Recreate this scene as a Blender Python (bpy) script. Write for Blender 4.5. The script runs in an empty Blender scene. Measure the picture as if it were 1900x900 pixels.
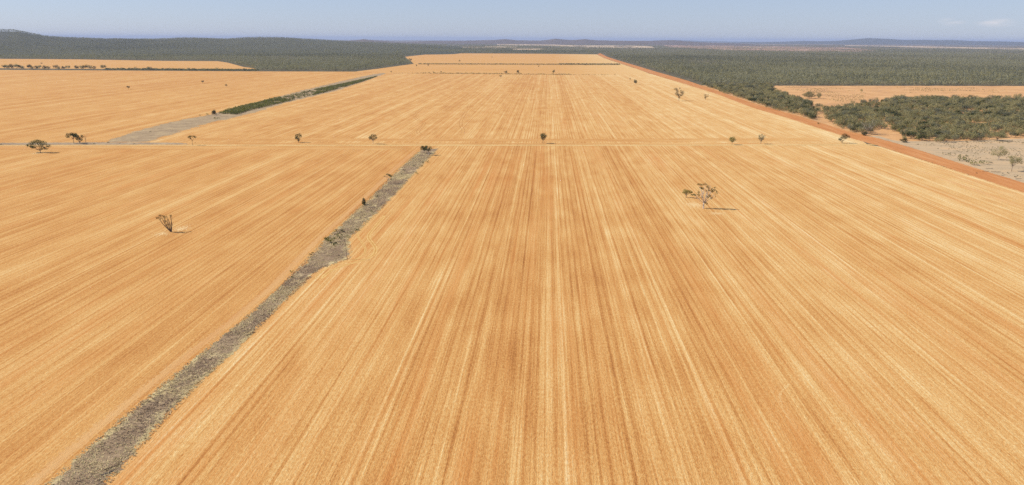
import bpy, math, random
import numpy as np
from mathutils import Matrix, Vector, noise as mnoise

R = math.radians
scene = bpy.context.scene
C = scene.collection

# ------------------------------------------------------------------ camera
F, CX, CY, H = 1267.0, 950.0, 450.0, 90.0
PITCH, YAW, ROLL = 16.57, 2.81, 0.29
cam_d = bpy.data.cameras.new('camera'); cam = bpy.data.objects.new('camera', cam_d); C.objects.link(cam)
cam_d.sensor_width = 36; cam_d.lens = 36 * F / 1900
cam_d.clip_start = 1; cam_d.clip_end = 200000
MR = Matrix.Rotation(R(YAW), 4, 'Z') @ Matrix.Rotation(R(90 - PITCH), 4, 'X') @ Matrix.Rotation(R(ROLL), 4, 'Z')
cam.matrix_world = Matrix.Translation((0, 0, H)) @ MR
scene.camera = cam
CAM = Vector((0, 0, H)); M3 = MR.to_3x3(); M3I = M3.transposed()

# ------------------------------------------------------------------ light and sky
SUN_EL, SUN_ROT = 41.0, 272.0            # sun to the left of the view; shadows fall to the right
world = bpy.data.worlds.new('World'); scene.world = world; world.use_nodes = True
wn = world.node_tree; wn.nodes.clear()
wo = wn.nodes.new('ShaderNodeOutputWorld'); bg = wn.nodes.new('ShaderNodeBackground')
sky = wn.nodes.new('ShaderNodeTexSky'); sky.sky_type = 'NISHITA'; sky.sun_disc = False
sky.sun_elevation = R(SUN_EL); sky.sun_rotation = R(SUN_ROT)
sky.altitude = 300; sky.air_density = 0.9; sky.dust_density = 0.3; sky.ozone_density = 2.5
bg.inputs['Strength'].default_value = 0.085
wn.links.new(bg.outputs[0], wo.inputs[0])
# two faint wisps of cloud low on the right, by direction in the sky
tc = wn.nodes.new('ShaderNodeTexCoord')
mp = wn.nodes.new('ShaderNodeMapping'); mp.inputs['Scale'].default_value = (14, 14, 90)
nz = wn.nodes.new('ShaderNodeTexNoise'); nz.inputs['Scale'].default_value = 1.6; nz.inputs['Detail'].default_value = 6
wn.links.new(tc.outputs['Generated'], mp.inputs[0]); wn.links.new(mp.outputs[0], nz.inputs['Vector'])
def wisp(px, py, w, h):
    d = (M3 @ Vector(((px - CX) / F, -(py - CY) / F, -1))).normalized()
    sub = wn.nodes.new('ShaderNodeVectorMath'); sub.operation = 'SUBTRACT'; sub.inputs[1].default_value = d
    wn.links.new(tc.outputs['Generated'], sub.inputs[0])
    mul = wn.nodes.new('ShaderNodeVectorMath'); mul.operation = 'MULTIPLY'; mul.inputs[1].default_value = (1 / w, 1 / w, 1 / h)
    wn.links.new(sub.outputs[0], mul.inputs[0])
    ln = wn.nodes.new('ShaderNodeVectorMath'); ln.operation = 'LENGTH'; wn.links.new(mul.outputs[0], ln.inputs[0])
    mr = wn.nodes.new('ShaderNodeMapRange'); mr.interpolation_type = 'SMOOTHSTEP'
    mr.inputs[1].default_value = 1.0; mr.inputs[2].default_value = 0.0; wn.links.new(ln.outputs['Value'], mr.inputs[0])
    return mr
a = wisp(1766, 40, .020, .0065); b = wisp(1848, 42, .026, .0065)
ad = wn.nodes.new('ShaderNodeMath'); ad.operation = 'ADD'; wn.links.new(a.outputs[0], ad.inputs[0]); wn.links.new(b.outputs[0], ad.inputs[1])
nr = wn.nodes.new('ShaderNodeMapRange'); nr.inputs[1].default_value = .38; nr.inputs[2].default_value = .68; nr.inputs[4].default_value = .9
wn.links.new(nz.outputs['Fac'], nr.inputs[0])
mm = wn.nodes.new('ShaderNodeMath'); mm.operation = 'MULTIPLY'; wn.links.new(ad.outputs[0], mm.inputs[0]); wn.links.new(nr.outputs[0], mm.inputs[1])
mx = wn.nodes.new('ShaderNodeMix'); mx.data_type = 'RGBA'; mx.inputs[7].default_value = (7.5, 7.2, 7.4, 1)
tn = wn.nodes.new('ShaderNodeMix'); tn.data_type = 'RGBA'; tn.blend_type = 'MULTIPLY'; tn.inputs[0].default_value = 1; tn.inputs[7].default_value = (.90, .91, 1.06, 1)
ev = wn.nodes.new('ShaderNodeMix'); ev.data_type = 'RGBA'; ev.inputs[0].default_value = .55; ev.inputs[7].default_value = (4.7, 5.5, 6.3, 1)
wn.links.new(sky.outputs[0], ev.inputs[6]); wn.links.new(ev.outputs[2], tn.inputs[6])
wn.links.new(mm.outputs[0], mx.inputs[0]); wn.links.new(tn.outputs[2], mx.inputs[6]); wn.links.new(mx.outputs[2], bg.inputs[0])

sun_d = bpy.data.lights.new('sun', 'SUN'); sun_d.energy = 4.3; sun_d.angle = R(0.53); sun_d.color = (1.0, 0.935, 0.83)
sun = bpy.data.objects.new('sun', sun_d); C.objects.link(sun)
az = R(SUN_ROT)
sdir = Vector((math.sin(az) * math.cos(R(SUN_EL)), math.cos(az) * math.cos(R(SUN_EL)), math.sin(R(SUN_EL))))
sun.rotation_euler = sdir.to_track_quat('Z', 'Y').to_euler()

scene.view_settings.view_transform = 'Standard'; scene.view_settings.look = 'None'
scene.view_settings.exposure = 0.37; scene.view_settings.gamma = 1
scene.render.engine = 'CYCLES'
scene.cycles.use_denoising = False; scene.cycles.denoiser = 'OPENIMAGEDENOISE'; scene.cycles.denoising_input_passes = 'RGB_ALBEDO_NORMAL'; scene.cycles.denoising_prefilter = 'ACCURATE'
scene.cycles.max_bounces = 4; scene.cycles.volume_bounces = 0
scene.cycles.use_adaptive_sampling = False

# ------------------------------------------------------------------ helpers
def ground(px, py, z=0.0):
    """the ground point seen at a pixel of the photograph"""
    d = M3 @ Vector(((px - CX) / F, -(py - CY) / F, -1))
    t = (z - H) / d.z
    return Vector((d.x * t, d.y * t, z))
def project(P):
    """(N,3) points to photograph pixels"""
    q = (np.asarray(P, float) - np.array([0, 0, H])) @ np.array(M3)
    dep = -q[:, 2]
    return CX + F * q[:, 0] / dep, CY - F * q[:, 1] / dep
def depth(P): return -(M3I @ (Vector(P) - CAM)).z
def horizon(px): return 73.0 + math.tan(R(ROLL)) * (px - 950)

def tag(o, label=None, cat=None, group=None, kind=None):
    for k, v in (('label', label), ('category', cat), ('group', group), ('kind', kind)):
        if v: o[k] = v
    return o
def link(name, me, parent=None, loc=None):
    o = bpy.data.objects.new(name, me); C.objects.link(o)
    if parent: o.parent = parent
    if loc is not None: o.location = loc
    return o
def mesh_np(name, V, Fc, mats, midx=None, smooth=False):
    me = bpy.data.meshes.new(name)
    V = np.asarray(V, np.float32)
    if isinstance(Fc, np.ndarray):
        n, k = Fc.shape
        me.vertices.add(len(V)); me.vertices.foreach_set('co', V.ravel())
        me.loops.add(n * k); me.loops.foreach_set('vertex_index', Fc.astype(np.int32).ravel())
        me.polygons.add(n); me.polygons.foreach_set('loop_start', np.arange(n, dtype=np.int32) * k)
        me.update(calc_edges=True)
    else:
        me.from_pydata([tuple(v) for v in V], [], Fc)
    for m in mats: me.materials.append(m)
    if midx is not None: me.polygons.foreach_set('material_index', np.asarray(midx, np.int32))
    if smooth: me.polygons.foreach_set('use_smooth', np.ones(len(me.polygons), bool))
    me.update(); return me

class N:
    """small node-tree helper"""
    def __init__(s, name):
        s.m = bpy.data.materials.new(name); s.m.use_nodes = True; s.t = s.m.node_tree; s.t.nodes.clear()
        s.out = s.n('ShaderNodeOutputMaterial'); s.tc = s.n('ShaderNodeTexCoord')
    def n(s, k): return s.t.nodes.new(k)
    def l(s, a, b): s.t.links.new(a, b)
    def put(s, sock, v):
        if isinstance(v, (int, float)): sock.default_value = v
        elif isinstance(v, tuple): sock.default_value = v if len(v) == len(sock.default_value) else tuple(v) + (1,)
        else: s.l(v, sock)
    def math(s, op, a, b=0.0, c=0.0, clamp=False):
        n = s.n('ShaderNodeMath'); n.operation = op; n.use_clamp = clamp
        s.put(n.inputs[0], a); s.put(n.inputs[1], b); s.put(n.inputs[2], c); return n.outputs[0]
    def noise(s, scale, detail=2, rough=.5, rot=0, vec=None, off=(0, 0, 0)):
        m = s.n('ShaderNodeMapping'); m.inputs['Scale'].default_value = scale if len(scale) == 3 else (*scale, 1)
        m.inputs['Location'].default_value = off
        s.l(vec or s.tc.outputs['Object'], m.inputs[0])
        n = s.n('ShaderNodeTexNoise'); n.inputs['Scale'].default_value = 1; n.inputs['Detail'].default_value = detail
        n.inputs['Roughness'].default_value = rough; s.l(m.outputs[0], n.inputs['Vector']); return n.outputs['Fac']
    def rng(s, v, a, b, c=0.0, d=1.0, smooth=False):
        n = s.n('ShaderNodeMapRange'); n.interpolation_type = 'SMOOTHSTEP' if smooth else 'LINEAR'
        s.put(n.inputs[0], v)
        for i, x in enumerate((a, b, c, d)): n.inputs[i + 1].default_value = x
        return n.outputs[0]
    def mix(s, f, a, b, mode='MIX'):
        n = s.n('ShaderNodeMix'); n.data_type = 'RGBA'; n.blend_type = mode
        s.put(n.inputs[0], f); s.put(n.inputs[6], a); s.put(n.inputs[7], b); return n.outputs[2]
    def ramp(s, f, stops):
        n = s.n('ShaderNodeValToRGB'); s.l(f, n.inputs[0]); e = n.color_ramp.elements
        while len(e) < len(stops): e.new(.5)
        for i, (p, c) in enumerate(stops): e[i].position = p; e[i].color = (*c, 1)
        return n.outputs[0]
    def attr(s, name):
        n = s.n('ShaderNodeAttribute'); n.attribute_name = name; return n.outputs['Fac']
    def bump(s, h, strength, dist):
        n = s.n('ShaderNodeBump'); n.inputs['Strength'].default_value = strength; n.inputs['Distance'].default_value = dist
        s.l(h, n.inputs['Height']); return n.outputs[0]
    def finish(s, col, rough=.9, normal=None, alpha=None, spec=.1):
        p = s.n('ShaderNodeBsdfPrincipled'); s.put(p.inputs['Base Color'], col); p.inputs['Roughness'].default_value = rough
        p.inputs['Specular IOR Level'].default_value = spec
        if normal: s.l(normal, p.inputs['Normal'])
        sh = p.outputs[0]
        if alpha is not None:
            tr = s.n('ShaderNodeBsdfTransparent'); mx = s.n('ShaderNodeMixShader')
            s.put(mx.inputs[0], alpha); s.l(tr.outputs[0], mx.inputs[1]); s.l(sh, mx.inputs[2]); sh = mx.outputs[0]
        s.l(sh, s.out.inputs['Surface']); return s.m

def edge_alpha(s, soft=.35, rag=.35, nscale=(.35, .35)):
    """soft, ragged side margins of a strip: attribute 'edge' runs 0 at a rim to 1 inside"""
    e = s.attr('edge'); nn = s.noise(nscale, 4, .6)
    e2 = s.math('ADD', e, s.math('MULTIPLY', s.math('SUBTRACT', nn, .5), rag * 2))
    return dither(s, s.rng(e2, .05, .05 + soft, 0, 1, True))
def dither(s, p):
    """cover a surface grain by grain instead of half-transparently"""
    g = s.rng(s.noise((1.3, 1.3, 1.3), 2, .5, off=(13, 7, 0)), .30, .70)
    return s.math('LESS_THAN', g, s.math('SUBTRACT', s.math('MULTIPLY', p, 1.04), .02))

# ------------------------------------------------------------------ materials
def stubble(name, along='Y', tone=0.0, contrast=1.0, pass_w=12.0, fade=1.0, alpha=None, rows=1.0, tint=None, seed=0.0, rust=1.0):
    s = N(name)
    sep = s.n('ShaderNodeSeparateXYZ'); s.l(s.tc.outputs['Object'], sep.inputs[0])
    X, Y = (sep.outputs[0], sep.outputs[1]) if along == 'Y' else (sep.outputs[1], sep.outputs[0])
    warp = s.noise((.02, .006) if along == 'Y' else (.006, .02), 1)
    Xw = s.math('ADD', X, s.math('MULTIPLY', s.math('SUBTRACT', warp, .5), .7))
    comb = s.n('ShaderNodeCombineXYZ'); s.l(Xw, comb.inputs[0]); s.l(Y, comb.inputs[1]); comb.inputs[2].default_value = seed
    v = comb.outputs[0]
    n_far = s.noise((.014, .0012), 2, .55, vec=v)               # wide bands, 60 m
    n_band = s.noise((.15, .0016), 2, .6, vec=v, off=(3, 7, 0))  # passes of the drill
    n_row = s.noise((.62, .0035), 3, .65, vec=v, off=(9, 1, 0))
    n_fine = s.noise((2.3, .03), 3, .7, vec=v, off=(1, 5, 0))
    n_grain = s.noise((1.6, .8), 3, .75, vec=v)
    n_speck = s.noise((3.4, 1.9), 2, .8, vec=v, off=(4, 4, 4))
    n_patch = s.noise((.022, .010), 3, .6, vec=v, off=(2, 2, 2))
    n_patch2 = s.noise((.09, .03), 3, .6, vec=v, off=(7, 3, 2))
    u = s.math('MULTIPLY', Xw, 1 / pass_w)
    fr = s.math('ABSOLUTE', s.math('SUBTRACT', s.math('FRACT', u), .5))
    amp = s.rng(s.noise((.08, .006), 2, .5, vec=v, off=(5, 5, 0)), .38, .62, .15, 1)
    chaff = s.math('MULTIPLY', s.rng(fr, .06, .025, 0, 1, True), amp)
    u6 = s.math('ABSOLUTE', s.math('SUBTRACT', s.math('FRACT', s.math('MULTIPLY', Xw, 2 / pass_w)), .25))
    chaff2 = s.math('MULTIPLY', s.rng(u6, .09, .02, 0, 1, True), s.rng(s.noise((.09, .003), 2, .5, vec=v, off=(15, 9, 0)), .36, .6, .15, 1))
    wheel = s.math('MULTIPLY', s.rng(s.math('ABSOLUTE', s.math('SUBTRACT', fr, .14)), .028, .006, 0, 1, True),
                   s.rng(s.noise((.1, .008), 2, .5, vec=v, off=(11, 2, 0)), .45, .6, 0, 1))
    def c(nz, w): return s.math('MULTIPLY', s.math('SUBTRACT', nz, .5), w * contrast)
    rowp = s.math('ABSOLUTE', s.math('SUBTRACT', s.math('FRACT', s.math('MULTIPLY', Xw, 1 / 2.4)), .5))
    rline = s.math('MULTIPLY', s.math('SUBTRACT', s.rng(rowp, .05, .28, 0, 1, True), .6), s.rng(s.noise((.2, .004), 2, .6, vec=v, off=(1, 8, 3)), .38, .62, .05, 1))
    val = s.math('ADD', c(n_far, .30), c(n_band, .30)); val = s.math('ADD', val, s.math('MULTIPLY', rline, .32 * contrast))
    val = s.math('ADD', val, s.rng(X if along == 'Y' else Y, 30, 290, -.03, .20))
    val = s.math('ADD', val, c(n_row, .6 * rows)); val = s.math('ADD', val, c(n_fine, .8 * rows))
    val = s.math('ADD', val, c(n_grain, 1.15)); val = s.math('ADD', val, c(n_speck, .9))
    val = s.math('ADD', val, c(n_patch, .35)); val = s.math('ADD', val, c(n_patch2, .6))
    val = s.math('ADD', val, s.math('MULTIPLY', chaff, .30 * contrast))
    val = s.math('ADD', val, s.math('MULTIPLY', chaff2, .24 * contrast))
    val = s.math('SUBTRACT', val, s.math('MULTIPLY', wheel, .26 * contrast))
    # machine passes of unequal tone, edge to edge
    vp = s.n('ShaderNodeTexWhiteNoise'); vp.noise_dimensions = '1D'; s.l(s.math('ADD', s.math('FLOOR', s.math('MULTIPLY', Xw, 1 / pass_w)), seed), vp.inputs['W'])
    val = s.math('ADD', val, s.math('MULTIPLY', s.math('SUBTRACT', vp.outputs['Value'], .5), .16 * contrast))
    val = s.math('ADD', val, .5 + tone)
    col = s.ramp(val, [(0.0, (.30, .118, .032)), (.25, (.44, .195, .055)), (.5, (.55, .295, .097)), (.75, (.63, .405, .165)), (1.0, (.72, .56, .30))])
    # rust-coloured soil showing in bands between the rows
    rs = s.math('MULTIPLY', s.rng(s.noise((.13, .003), 3, .65, vec=v, off=(20, 3, 0)), .5, .68, 0, 1), s.rng(n_patch, .40, .6, .25, 1))
    col = s.mix(s.math('MULTIPLY', rs, .5 * rust), col, (.52, .205, .055))
    if tint: col = s.mix(tint[1], col, tint[0])
    hgt = s.math('ADD', s.math('MULTIPLY', n_fine, .6), n_grain); hgt = s.math('ADD', hgt, s.math('MULTIPLY', n_speck, .8))
    nm = s.bump(hgt, .55, .35)
    return s.finish(col, .95, nm, None if alpha is None else alpha(s), .05)

MAT = {}
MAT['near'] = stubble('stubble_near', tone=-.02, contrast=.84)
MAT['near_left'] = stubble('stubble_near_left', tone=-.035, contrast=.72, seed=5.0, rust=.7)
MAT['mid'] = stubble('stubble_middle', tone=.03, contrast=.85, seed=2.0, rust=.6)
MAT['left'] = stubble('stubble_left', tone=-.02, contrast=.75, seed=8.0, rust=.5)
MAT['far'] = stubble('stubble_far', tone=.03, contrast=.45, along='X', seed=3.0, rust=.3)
MAT['headland'] = stubble('stubble_headland', along='X', tone=-.05, contrast=.8, pass_w=7, seed=4.0, alpha=lambda s: edge_alpha(s, .6, .4, (.04, .15)))

def soil(name, a, b, c2, sc=.05, alpha=None, stretch=(1, 1), grain=1.0, bumpd=.3):
    s = N(name)
    n1 = s.noise((sc * stretch[0], sc * stretch[1]), 4, .65); n2 = s.noise((.7, .7), 4, .75); n3 = s.noise((sc * 5 * stretch[0], sc * 5 * stretch[1]), 4, .7, off=(3, 3, 0))
    val = s.math('ADD', s.math('MULTIPLY', n1, 1.0), s.math('MULTIPLY', n3, .8)); val = s.math('ADD', val, s.math('MULTIPLY', n2, .9 * grain))
    val = s.rng(val, .9 + .45 * grain - .38, .9 + .45 * grain + .38)
    col = s.ramp(val, [(0.0, a), (.5, b), (1.0, c2)])
    return s.finish(col, .95, s.bump(s.math('ADD', n2, n3), .6, bumpd), None if alpha is None else alpha(s), .05)
MAT['strip'] = soil('dry_grass_strip', (.125, .092, .07), (.25, .185, .13), (.46, .35, .19), .07, alpha=lambda s: edge_alpha(s, .12, .16), bumpd=.7)
def strip_mat():
    s = N('dry_grass_strip'); e = s.attr('edge'); n1 = s.noise((.16, .11), 4, .65); n2 = s.noise((.8, .8), 4, .75); n3 = s.noise((.045, .03), 3, .6, off=(4, 2, 0)); n4 = s.noise((2.2, 2.2), 2, .7)
    g = s.math('ADD', s.math('MULTIPLY', n1, .9), s.math('ADD', s.math('MULTIPLY', n2, .8), s.math('MULTIPLY', n4, .5)))
    grey = s.ramp(s.rng(g, .75, 1.45), [(0, (.13, .085, .05)), (.45, (.26, .18, .11)), (.75, (.38, .275, .165)), (1, (.56, .43, .24))])
    tan = s.ramp(s.rng(g, .75, 1.45), [(0, (.26, .18, .09)), (.5, (.48, .37, .18)), (1, (.64, .53, .29))])
    f = s.math('ADD', s.rng(e, .0, .5, .75, 0), s.math('ADD', s.rng(n3, .45, .65, 0, .6), s.rng(n1, .4, .65, -.35, .35)))
    return s.finish(s.mix(s.rng(f, .25, .75), grey, tan), .95, s.bump(g, .7, .6), edge_alpha(s, .3, .5, (.22, .22)), .05)
MAT['strip'] = strip_mat()
MAT['strip2'] = soil('dry_grass_strip_far', (.19, .13, .075), (.34, .245, .145), (.48, .36, .19), .06, alpha=lambda s: edge_alpha(s, .3, .5, (.06, .06)))
MAT['verge'] = soil('verge', (.20, .14, .09), (.34, .25, .16), (.50, .38, .22), .06, alpha=lambda s: edge_alpha(s, .5, .5))
MAT['road'] = soil('pale_dirt', (.46, .27, .10), (.57, .37, .15), (.65, .46, .21), .03, alpha=lambda s: edge_alpha(s, .5, .3), grain=.5)
MAT['red'] = soil('red_soil', (.36, .14, .045), (.49, .205, .068), (.58, .32, .14), .03, stretch=(7, .5), grain=.6, alpha=lambda s: edge_alpha(s, .25, .25))
MAT['scrub_soil'] = soil('scrub_soil', (.34, .20, .11), (.55, .30, .125), (.64, .41, .20), .02, grain=.8)
MAT['pale_paddock'] = soil('pale_paddock', (.27, .19, .115), (.46, .34, .205), (.58, .35, .17), .05, stretch=(.6, 1.6))
def patchy(s): return s.math('GREATER_THAN', s.math('ADD', s.math('MULTIPLY', s.noise((.0035, .0016), 4, .7), .6), s.math('MULTIPLY', s.noise((.02, .01), 3, .7, off=(5, 5, 0)), .4)), .475)
MAT['far_pale'] = soil('far_paddock', (.40, .28, .18), (.60, .44, .28), (.75, .58, .40), .004, grain=.3, alpha=patchy)
MAT['far_pink'] = soil('far_pink_soil', (.20, .14, .10), (.42, .26, .18), (.55, .36, .24), .004, grain=.3, alpha=patchy)
def straw_mat(name, a, b, lines, seed=0, soft=.9):
    s = N(name); e = s.attr('edge'); n = s.noise((1.1, 1.1), 4, .7, off=(seed, 0, 0)); n2 = s.noise((.3, .3), 3, .6, off=(0, seed, 0))
    w = s.math('SINE', s.math('MULTIPLY', e, lines)); f = s.math('ADD', s.math('MULTIPLY', w, .22), s.math('ADD', s.math('MULTIPLY', n, .6), s.math('MULTIPLY', n2, .5)))
    return s.finish(s.ramp(s.rng(f, .25, .85), [(0, a), (1, b)]), .95, s.bump(n, .5, .3), edge_alpha(s, soft, .3), .05)
MAT['bend'] = straw_mat('curved_pass', (.46, .235, .065), (.66, .44, .17), 12)
MAT['bare'] = straw_mat('worn_bare_ground', (.54, .33, .13), (.68, .49, .25), 2, 5, 1.5)
MAT['mark'] = stubble('straw_drag', along='Y', tone=.25, contrast=.4, alpha=lambda s: edge_alpha(s, 1.2, .5))
MAT['wheel'] = soil('wheel_track', (.34, .15, .045), (.40, .19, .06), (.46, .24, .085), .05, alpha=lambda s: edge_alpha(s, 1.1, .3))

def base_ground():
    s = N('bush_ground')
    n1 = s.noise((.0005, .0009), 4, .6); n2 = s.noise((.004, .004), 4, .65, off=(3, 3, 0)); n3 = s.noise((.05, .05), 3, .7)
    bush = s.ramp(n3, [(.3, (.07, .065, .04)), (.55, (.13, .11, .068)), (.75, (.30, .21, .12))])
    open_ = s.ramp(n2, [(.35, (.13, .10, .07)), (.5, (.30, .20, .13)), (.65, (.55, .42, .27))])
    f = s.rng(s.math('ADD', n1, s.math('MULTIPLY', n2, .35)), .70, .80, 0, 1)
    # only far away does the bush open out into paddocks
    g = s.n('ShaderNodeVectorMath'); g.operation = 'LENGTH'; s.l(s.tc.outputs['Object'], g.inputs[0])
    f = s.math('MULTIPLY', f, s.rng(g.outputs['Value'], 5500, 7500, 0, 1))
    return s.finish(s.mix(f, bush, open_), .95, None, None, .02)
MAT['ground'] = base_ground()

def leafmat(name, cols, var=.35):
    s = N(name)
    oi = s.n('ShaderNodeObjectInfo'); rnd = oi.outputs['Random']
    nn = s.noise((.45, .45, .45), 2, .6); nl = s.noise((2.5, 2.5, 2.5), 2, .6, off=(2, 0, 1))
    f = s.math('ADD', s.math('MULTIPLY', rnd, .55), s.math('MULTIPLY', nn, .55)); f = s.math('ADD', f, s.math('MULTIPLY', s.math('SUBTRACT', nl, .5), var))
    col = s.ramp(s.rng(f, .1, .95), [(i / (len(cols) - 1), c) for i, c in enumerate(cols)])
    d = s.n('ShaderNodeBsdfDiffuse'); s.l(col, d.inputs[0])
    t = s.n('ShaderNodeBsdfTranslucent'); s.l(col, t.inputs[0])
    m = s.n('ShaderNodeMixShader'); m.inputs[0].default_value = .35; s.l(d.outputs[0], m.inputs[1]); s.l(t.outputs[0], m.inputs[2])
    s.l(m.outputs[0], s.out.inputs['Surface']); return s.m
LEAF = dict(
    gum=leafmat('gum_leaves', [(.050, .058, .020), (.085, .093, .030), (.13, .13, .045)]),
    dark=leafmat('dark_leaves', [(.032, .040, .014), (.055, .066, .022), (.085, .092, .033)]),
    lime=leafmat('yellow_leaves', [(.10, .11, .02), (.17, .17, .03), (.24, .22, .05)]),
    brown=leafmat('sparse_brown_leaves', [(.06, .045, .015), (.10, .075, .025), (.13, .10, .035)]),
    scrub=leafmat('scrub_leaves', [(.16, .145, .065), (.25, .225, .10), (.33, .295, .14), (.42, .36, .16)]),
    grey=leafmat('grey_leaves', [(.13, .125, .075), (.19, .185, .11), (.25, .24, .145)]),
    pine=leafmat('cypress_leaves', [(.23, .215, .125), (.29, .275, .16), (.35, .33, .20), (.41, .375, .235)]),
    shrub=leafmat('shrub_leaves', [(.11, .115, .025), (.18, .18, .045), (.26, .245, .07)]),
    pine_dark=leafmat('dark_cypress_leaves', [(.15, .145, .085), (.20, .195, .115), (.25, .24, .14)]),
    pine_pale=leafmat('pale_cypress_leaves', [(.27, .26, .15), (.34, .325, .19), (.42, .39, .24)]),
)
def bark(name, a, b):
    s = N(name); n = s.noise((1.5, 1.5, .6), 3, .6)
    return s.finish(s.ramp(n, [(.35, a), (.65, b)]), .85, None, None, .1)
BARK = dict(brown=bark('brown_bark', (.09, .06, .04), (.20, .14, .10)), pale=bark('pale_bark', (.42, .34, .26), (.70, .60, .49)),
            grey=bark('grey_bark', (.14, .11, .085), (.28, .235, .19)), dead=bark('dead_wood', (.10, .065, .04), (.19, .125, .08)))

# ------------------------------------------------------------------ ground sheet
def make_ground():
    radii = [0] + [60 * 1.28 ** i for i in range(29)]
    nA = 120; V = [(0, 0, 0)]; Fc = []
    for r in radii[1:]:
        for k in range(nA):
            a = 2 * math.pi * k / nA; V.append((r * math.cos(a), r * math.sin(a), 0))
    for k in range(nA): Fc.append((0, 1 + k, 1 + (k + 1) % nA))
    for i in range(len(radii) - 2):
        o = 1 + i * nA
        for k in range(nA):
            k2 = (k + 1) % nA; Fc.append((o + k, o + nA + k, o + nA + k2, o + k2))
    tag(link('ground', mesh_np('ground', V, Fc, [MAT['ground']])), 'dark bush floor of leaf litter reaching to the horizon', None, None, 'structure')
make_ground()

def to_world(poly): return [ground(x, y) for x, y in poly]
def ragged(pts, step=6.0, amp=.5, seed=0, closed=True):
    out = []; n = len(pts)
    for i in range(n if closed else n - 1):
        a, b = pts[i], pts[(i + 1) % n]; L = (b - a).length; k = max(1, min(400, int(L / step)))
        for j in range(k):
            p = a.lerp(b, j / k)
            q = Vector((p.x * .05 + seed, p.y * .05, seed)); q2 = q * 4
            out.append(Vector((p.x + amp * (mnoise.noise(q) + .5 * mnoise.noise(q2)) * 2, p.y + amp * (mnoise.noise(q + Vector((9, 9, 9))) + .5 * mnoise.noise(q2 + Vector((5, 5, 5)))) * 2, 0)))
    if not closed: out.append(pts[-1].copy())
    return out
def sheet(name, pts, z, mat, label, amp=.5, step=8, seed=0):
    P = ragged(pts, step, amp, seed) if amp else pts
    me = bpy.data.meshes.new(name); me.from_pydata([(p.x, p.y, z) for p in P], [], [tuple(range(len(P)))]); me.materials.append(mat)
    import bmesh
    bm = bmesh.new(); bm.from_mesh(me); bmesh.ops.triangulate(bm, faces=bm.faces[:], ngon_method='EAR_CLIP')
    for f in bm.faces:
        if f.normal.z < 0: f.normal_flip()
    bm.to_mesh(me); bm.free()
    return tag(link(name, me), label, None, None, 'structure')
def ribbon(name, L, Rr, z, mat, label, step=8, cols=8, kind='structure'):
    """a strip between two side lines, carrying attribute 'edge' = 0 at its sides, 1 inside"""
    def resample(P, n):
        d = [0]
        for a, b in zip(P, P[1:]): d.append(d[-1] + (b - a).length)
        res = []
        for i in range(n):
            t = d[-1] * i / (n - 1); k = 0
            while k < len(d) - 2 and d[k + 1] < t: k += 1
            res.append(P[k].lerp(P[k + 1], (t - d[k]) / max(1e-6, d[k + 1] - d[k])))
        return res
    length = sum((b - a).length for a, b in zip(L, L[1:])); n = max(3, min(300, int(length / step)))
    A, B = resample(L, n), resample(Rr, n); V = []; E = []; Fc = []
    for i in range(n):
        for j in range(cols + 1):
            t = j / cols; p = A[i].lerp(B[i], t); V.append((p.x, p.y, z))
            e = min(t, 1 - t) * 2; e = min(e, i / 3.0 + .0, (n - 1 - i) / 3.0) if n > 8 else e
            E.append(min(1, max(0, e)))
    for i in range(n - 1):
        for j in range(cols):
            q = i * (cols + 1) + j; Fc.append((q, q + 1, q + cols + 2, q + cols + 1))
    me = mesh_np(name, V, Fc, [mat]); at = me.attributes.new('edge', 'FLOAT', 'POINT'); at.data.foreach_set('value', E)
    if me.polygons[0].normal.z < 0: me.flip_normals()
    return tag(link(name, me), label, None, None, kind)
def path_ribbon(name, centre, w, z, mat, label, step=2, cols=4):
    L, Rr = [], []
    for i, p in enumerate(centre):
        a = centre[max(0, i - 1)]; b = centre[min(len(centre) - 1, i + 1)]; t = (b - a).normalized(); nn = Vector((-t.y, t.x, 0)) * w / 2
        L.append(p - nn); Rr.append(p + nn)
    return ribbon(name, L, Rr, z, mat, label, step, cols)
def smooth(P, k=6):
    out = []
    for i in range(len(P) - 1):
        p0 = P[max(0, i - 1)]; p1 = P[i]; p2 = P[i + 1]; p3 = P[min(len(P) - 1, i + 2)]
        for j in range(k):
            t = j / k
            out.append(.5 * ((2 * p1) + (p2 - p0) * t + (2 * p0 - 5 * p1 + 4 * p2 - p3) * t * t + (3 * p1 - p0 - 3 * p2 + p3) * t ** 3))
    out.append(P[-1]); return out

# key lines -----------------------------------------------------------------
EDGE_X = ground(1640, 273).x                     # right-hand edge of the stubble
road_l, road_r = ground(-500, 268.5), ground(1600, 268.5)
rs_l = ground(85, 900); rs_dir = None
stripL = to_world([(780, 277), (740, 312), (690, 362), (645, 403), (600, 445), (560, 487), (510, 540), (440, 600), (380, 647), (320, 695), (200, 795), (85, 895)])
stripR = to_world([(818, 275), (790, 302), (750, 345), (705, 393), (665, 430), (648, 445), (654, 460), (658, 470), (652, 480), (630, 488), (600, 498), (585, 508), (565, 527), (530, 560), (490, 601), (440, 650), (380, 705), (300, 790), (212, 893)])
def extend_back(P, y=-150):
    a, b = P[-2], P[-1]; d = b - a; t = (y - b.y) / d.y; P.append(Vector((P[-3].x + (b.x - P[-3].x) * .5 if False else b.x, y, 0))); return P
extend_back(stripL); extend_back(stripR)
strip2L = to_world([(190, 265), (202, 256), (289, 231), (340, 220), (375, 214), (395, 209), (460, 192), (510, 180), (549, 169), (600, 157), (645, 147), (690, 138), (716, 134.5)])
strip2R = to_world([(285, 264), (289, 261), (345, 245), (390, 230), (440, 219), (480, 209), (529, 193), (590, 178), (633, 168), (680, 152), (700, 143), (716, 137), (722, 135.5)])
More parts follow.
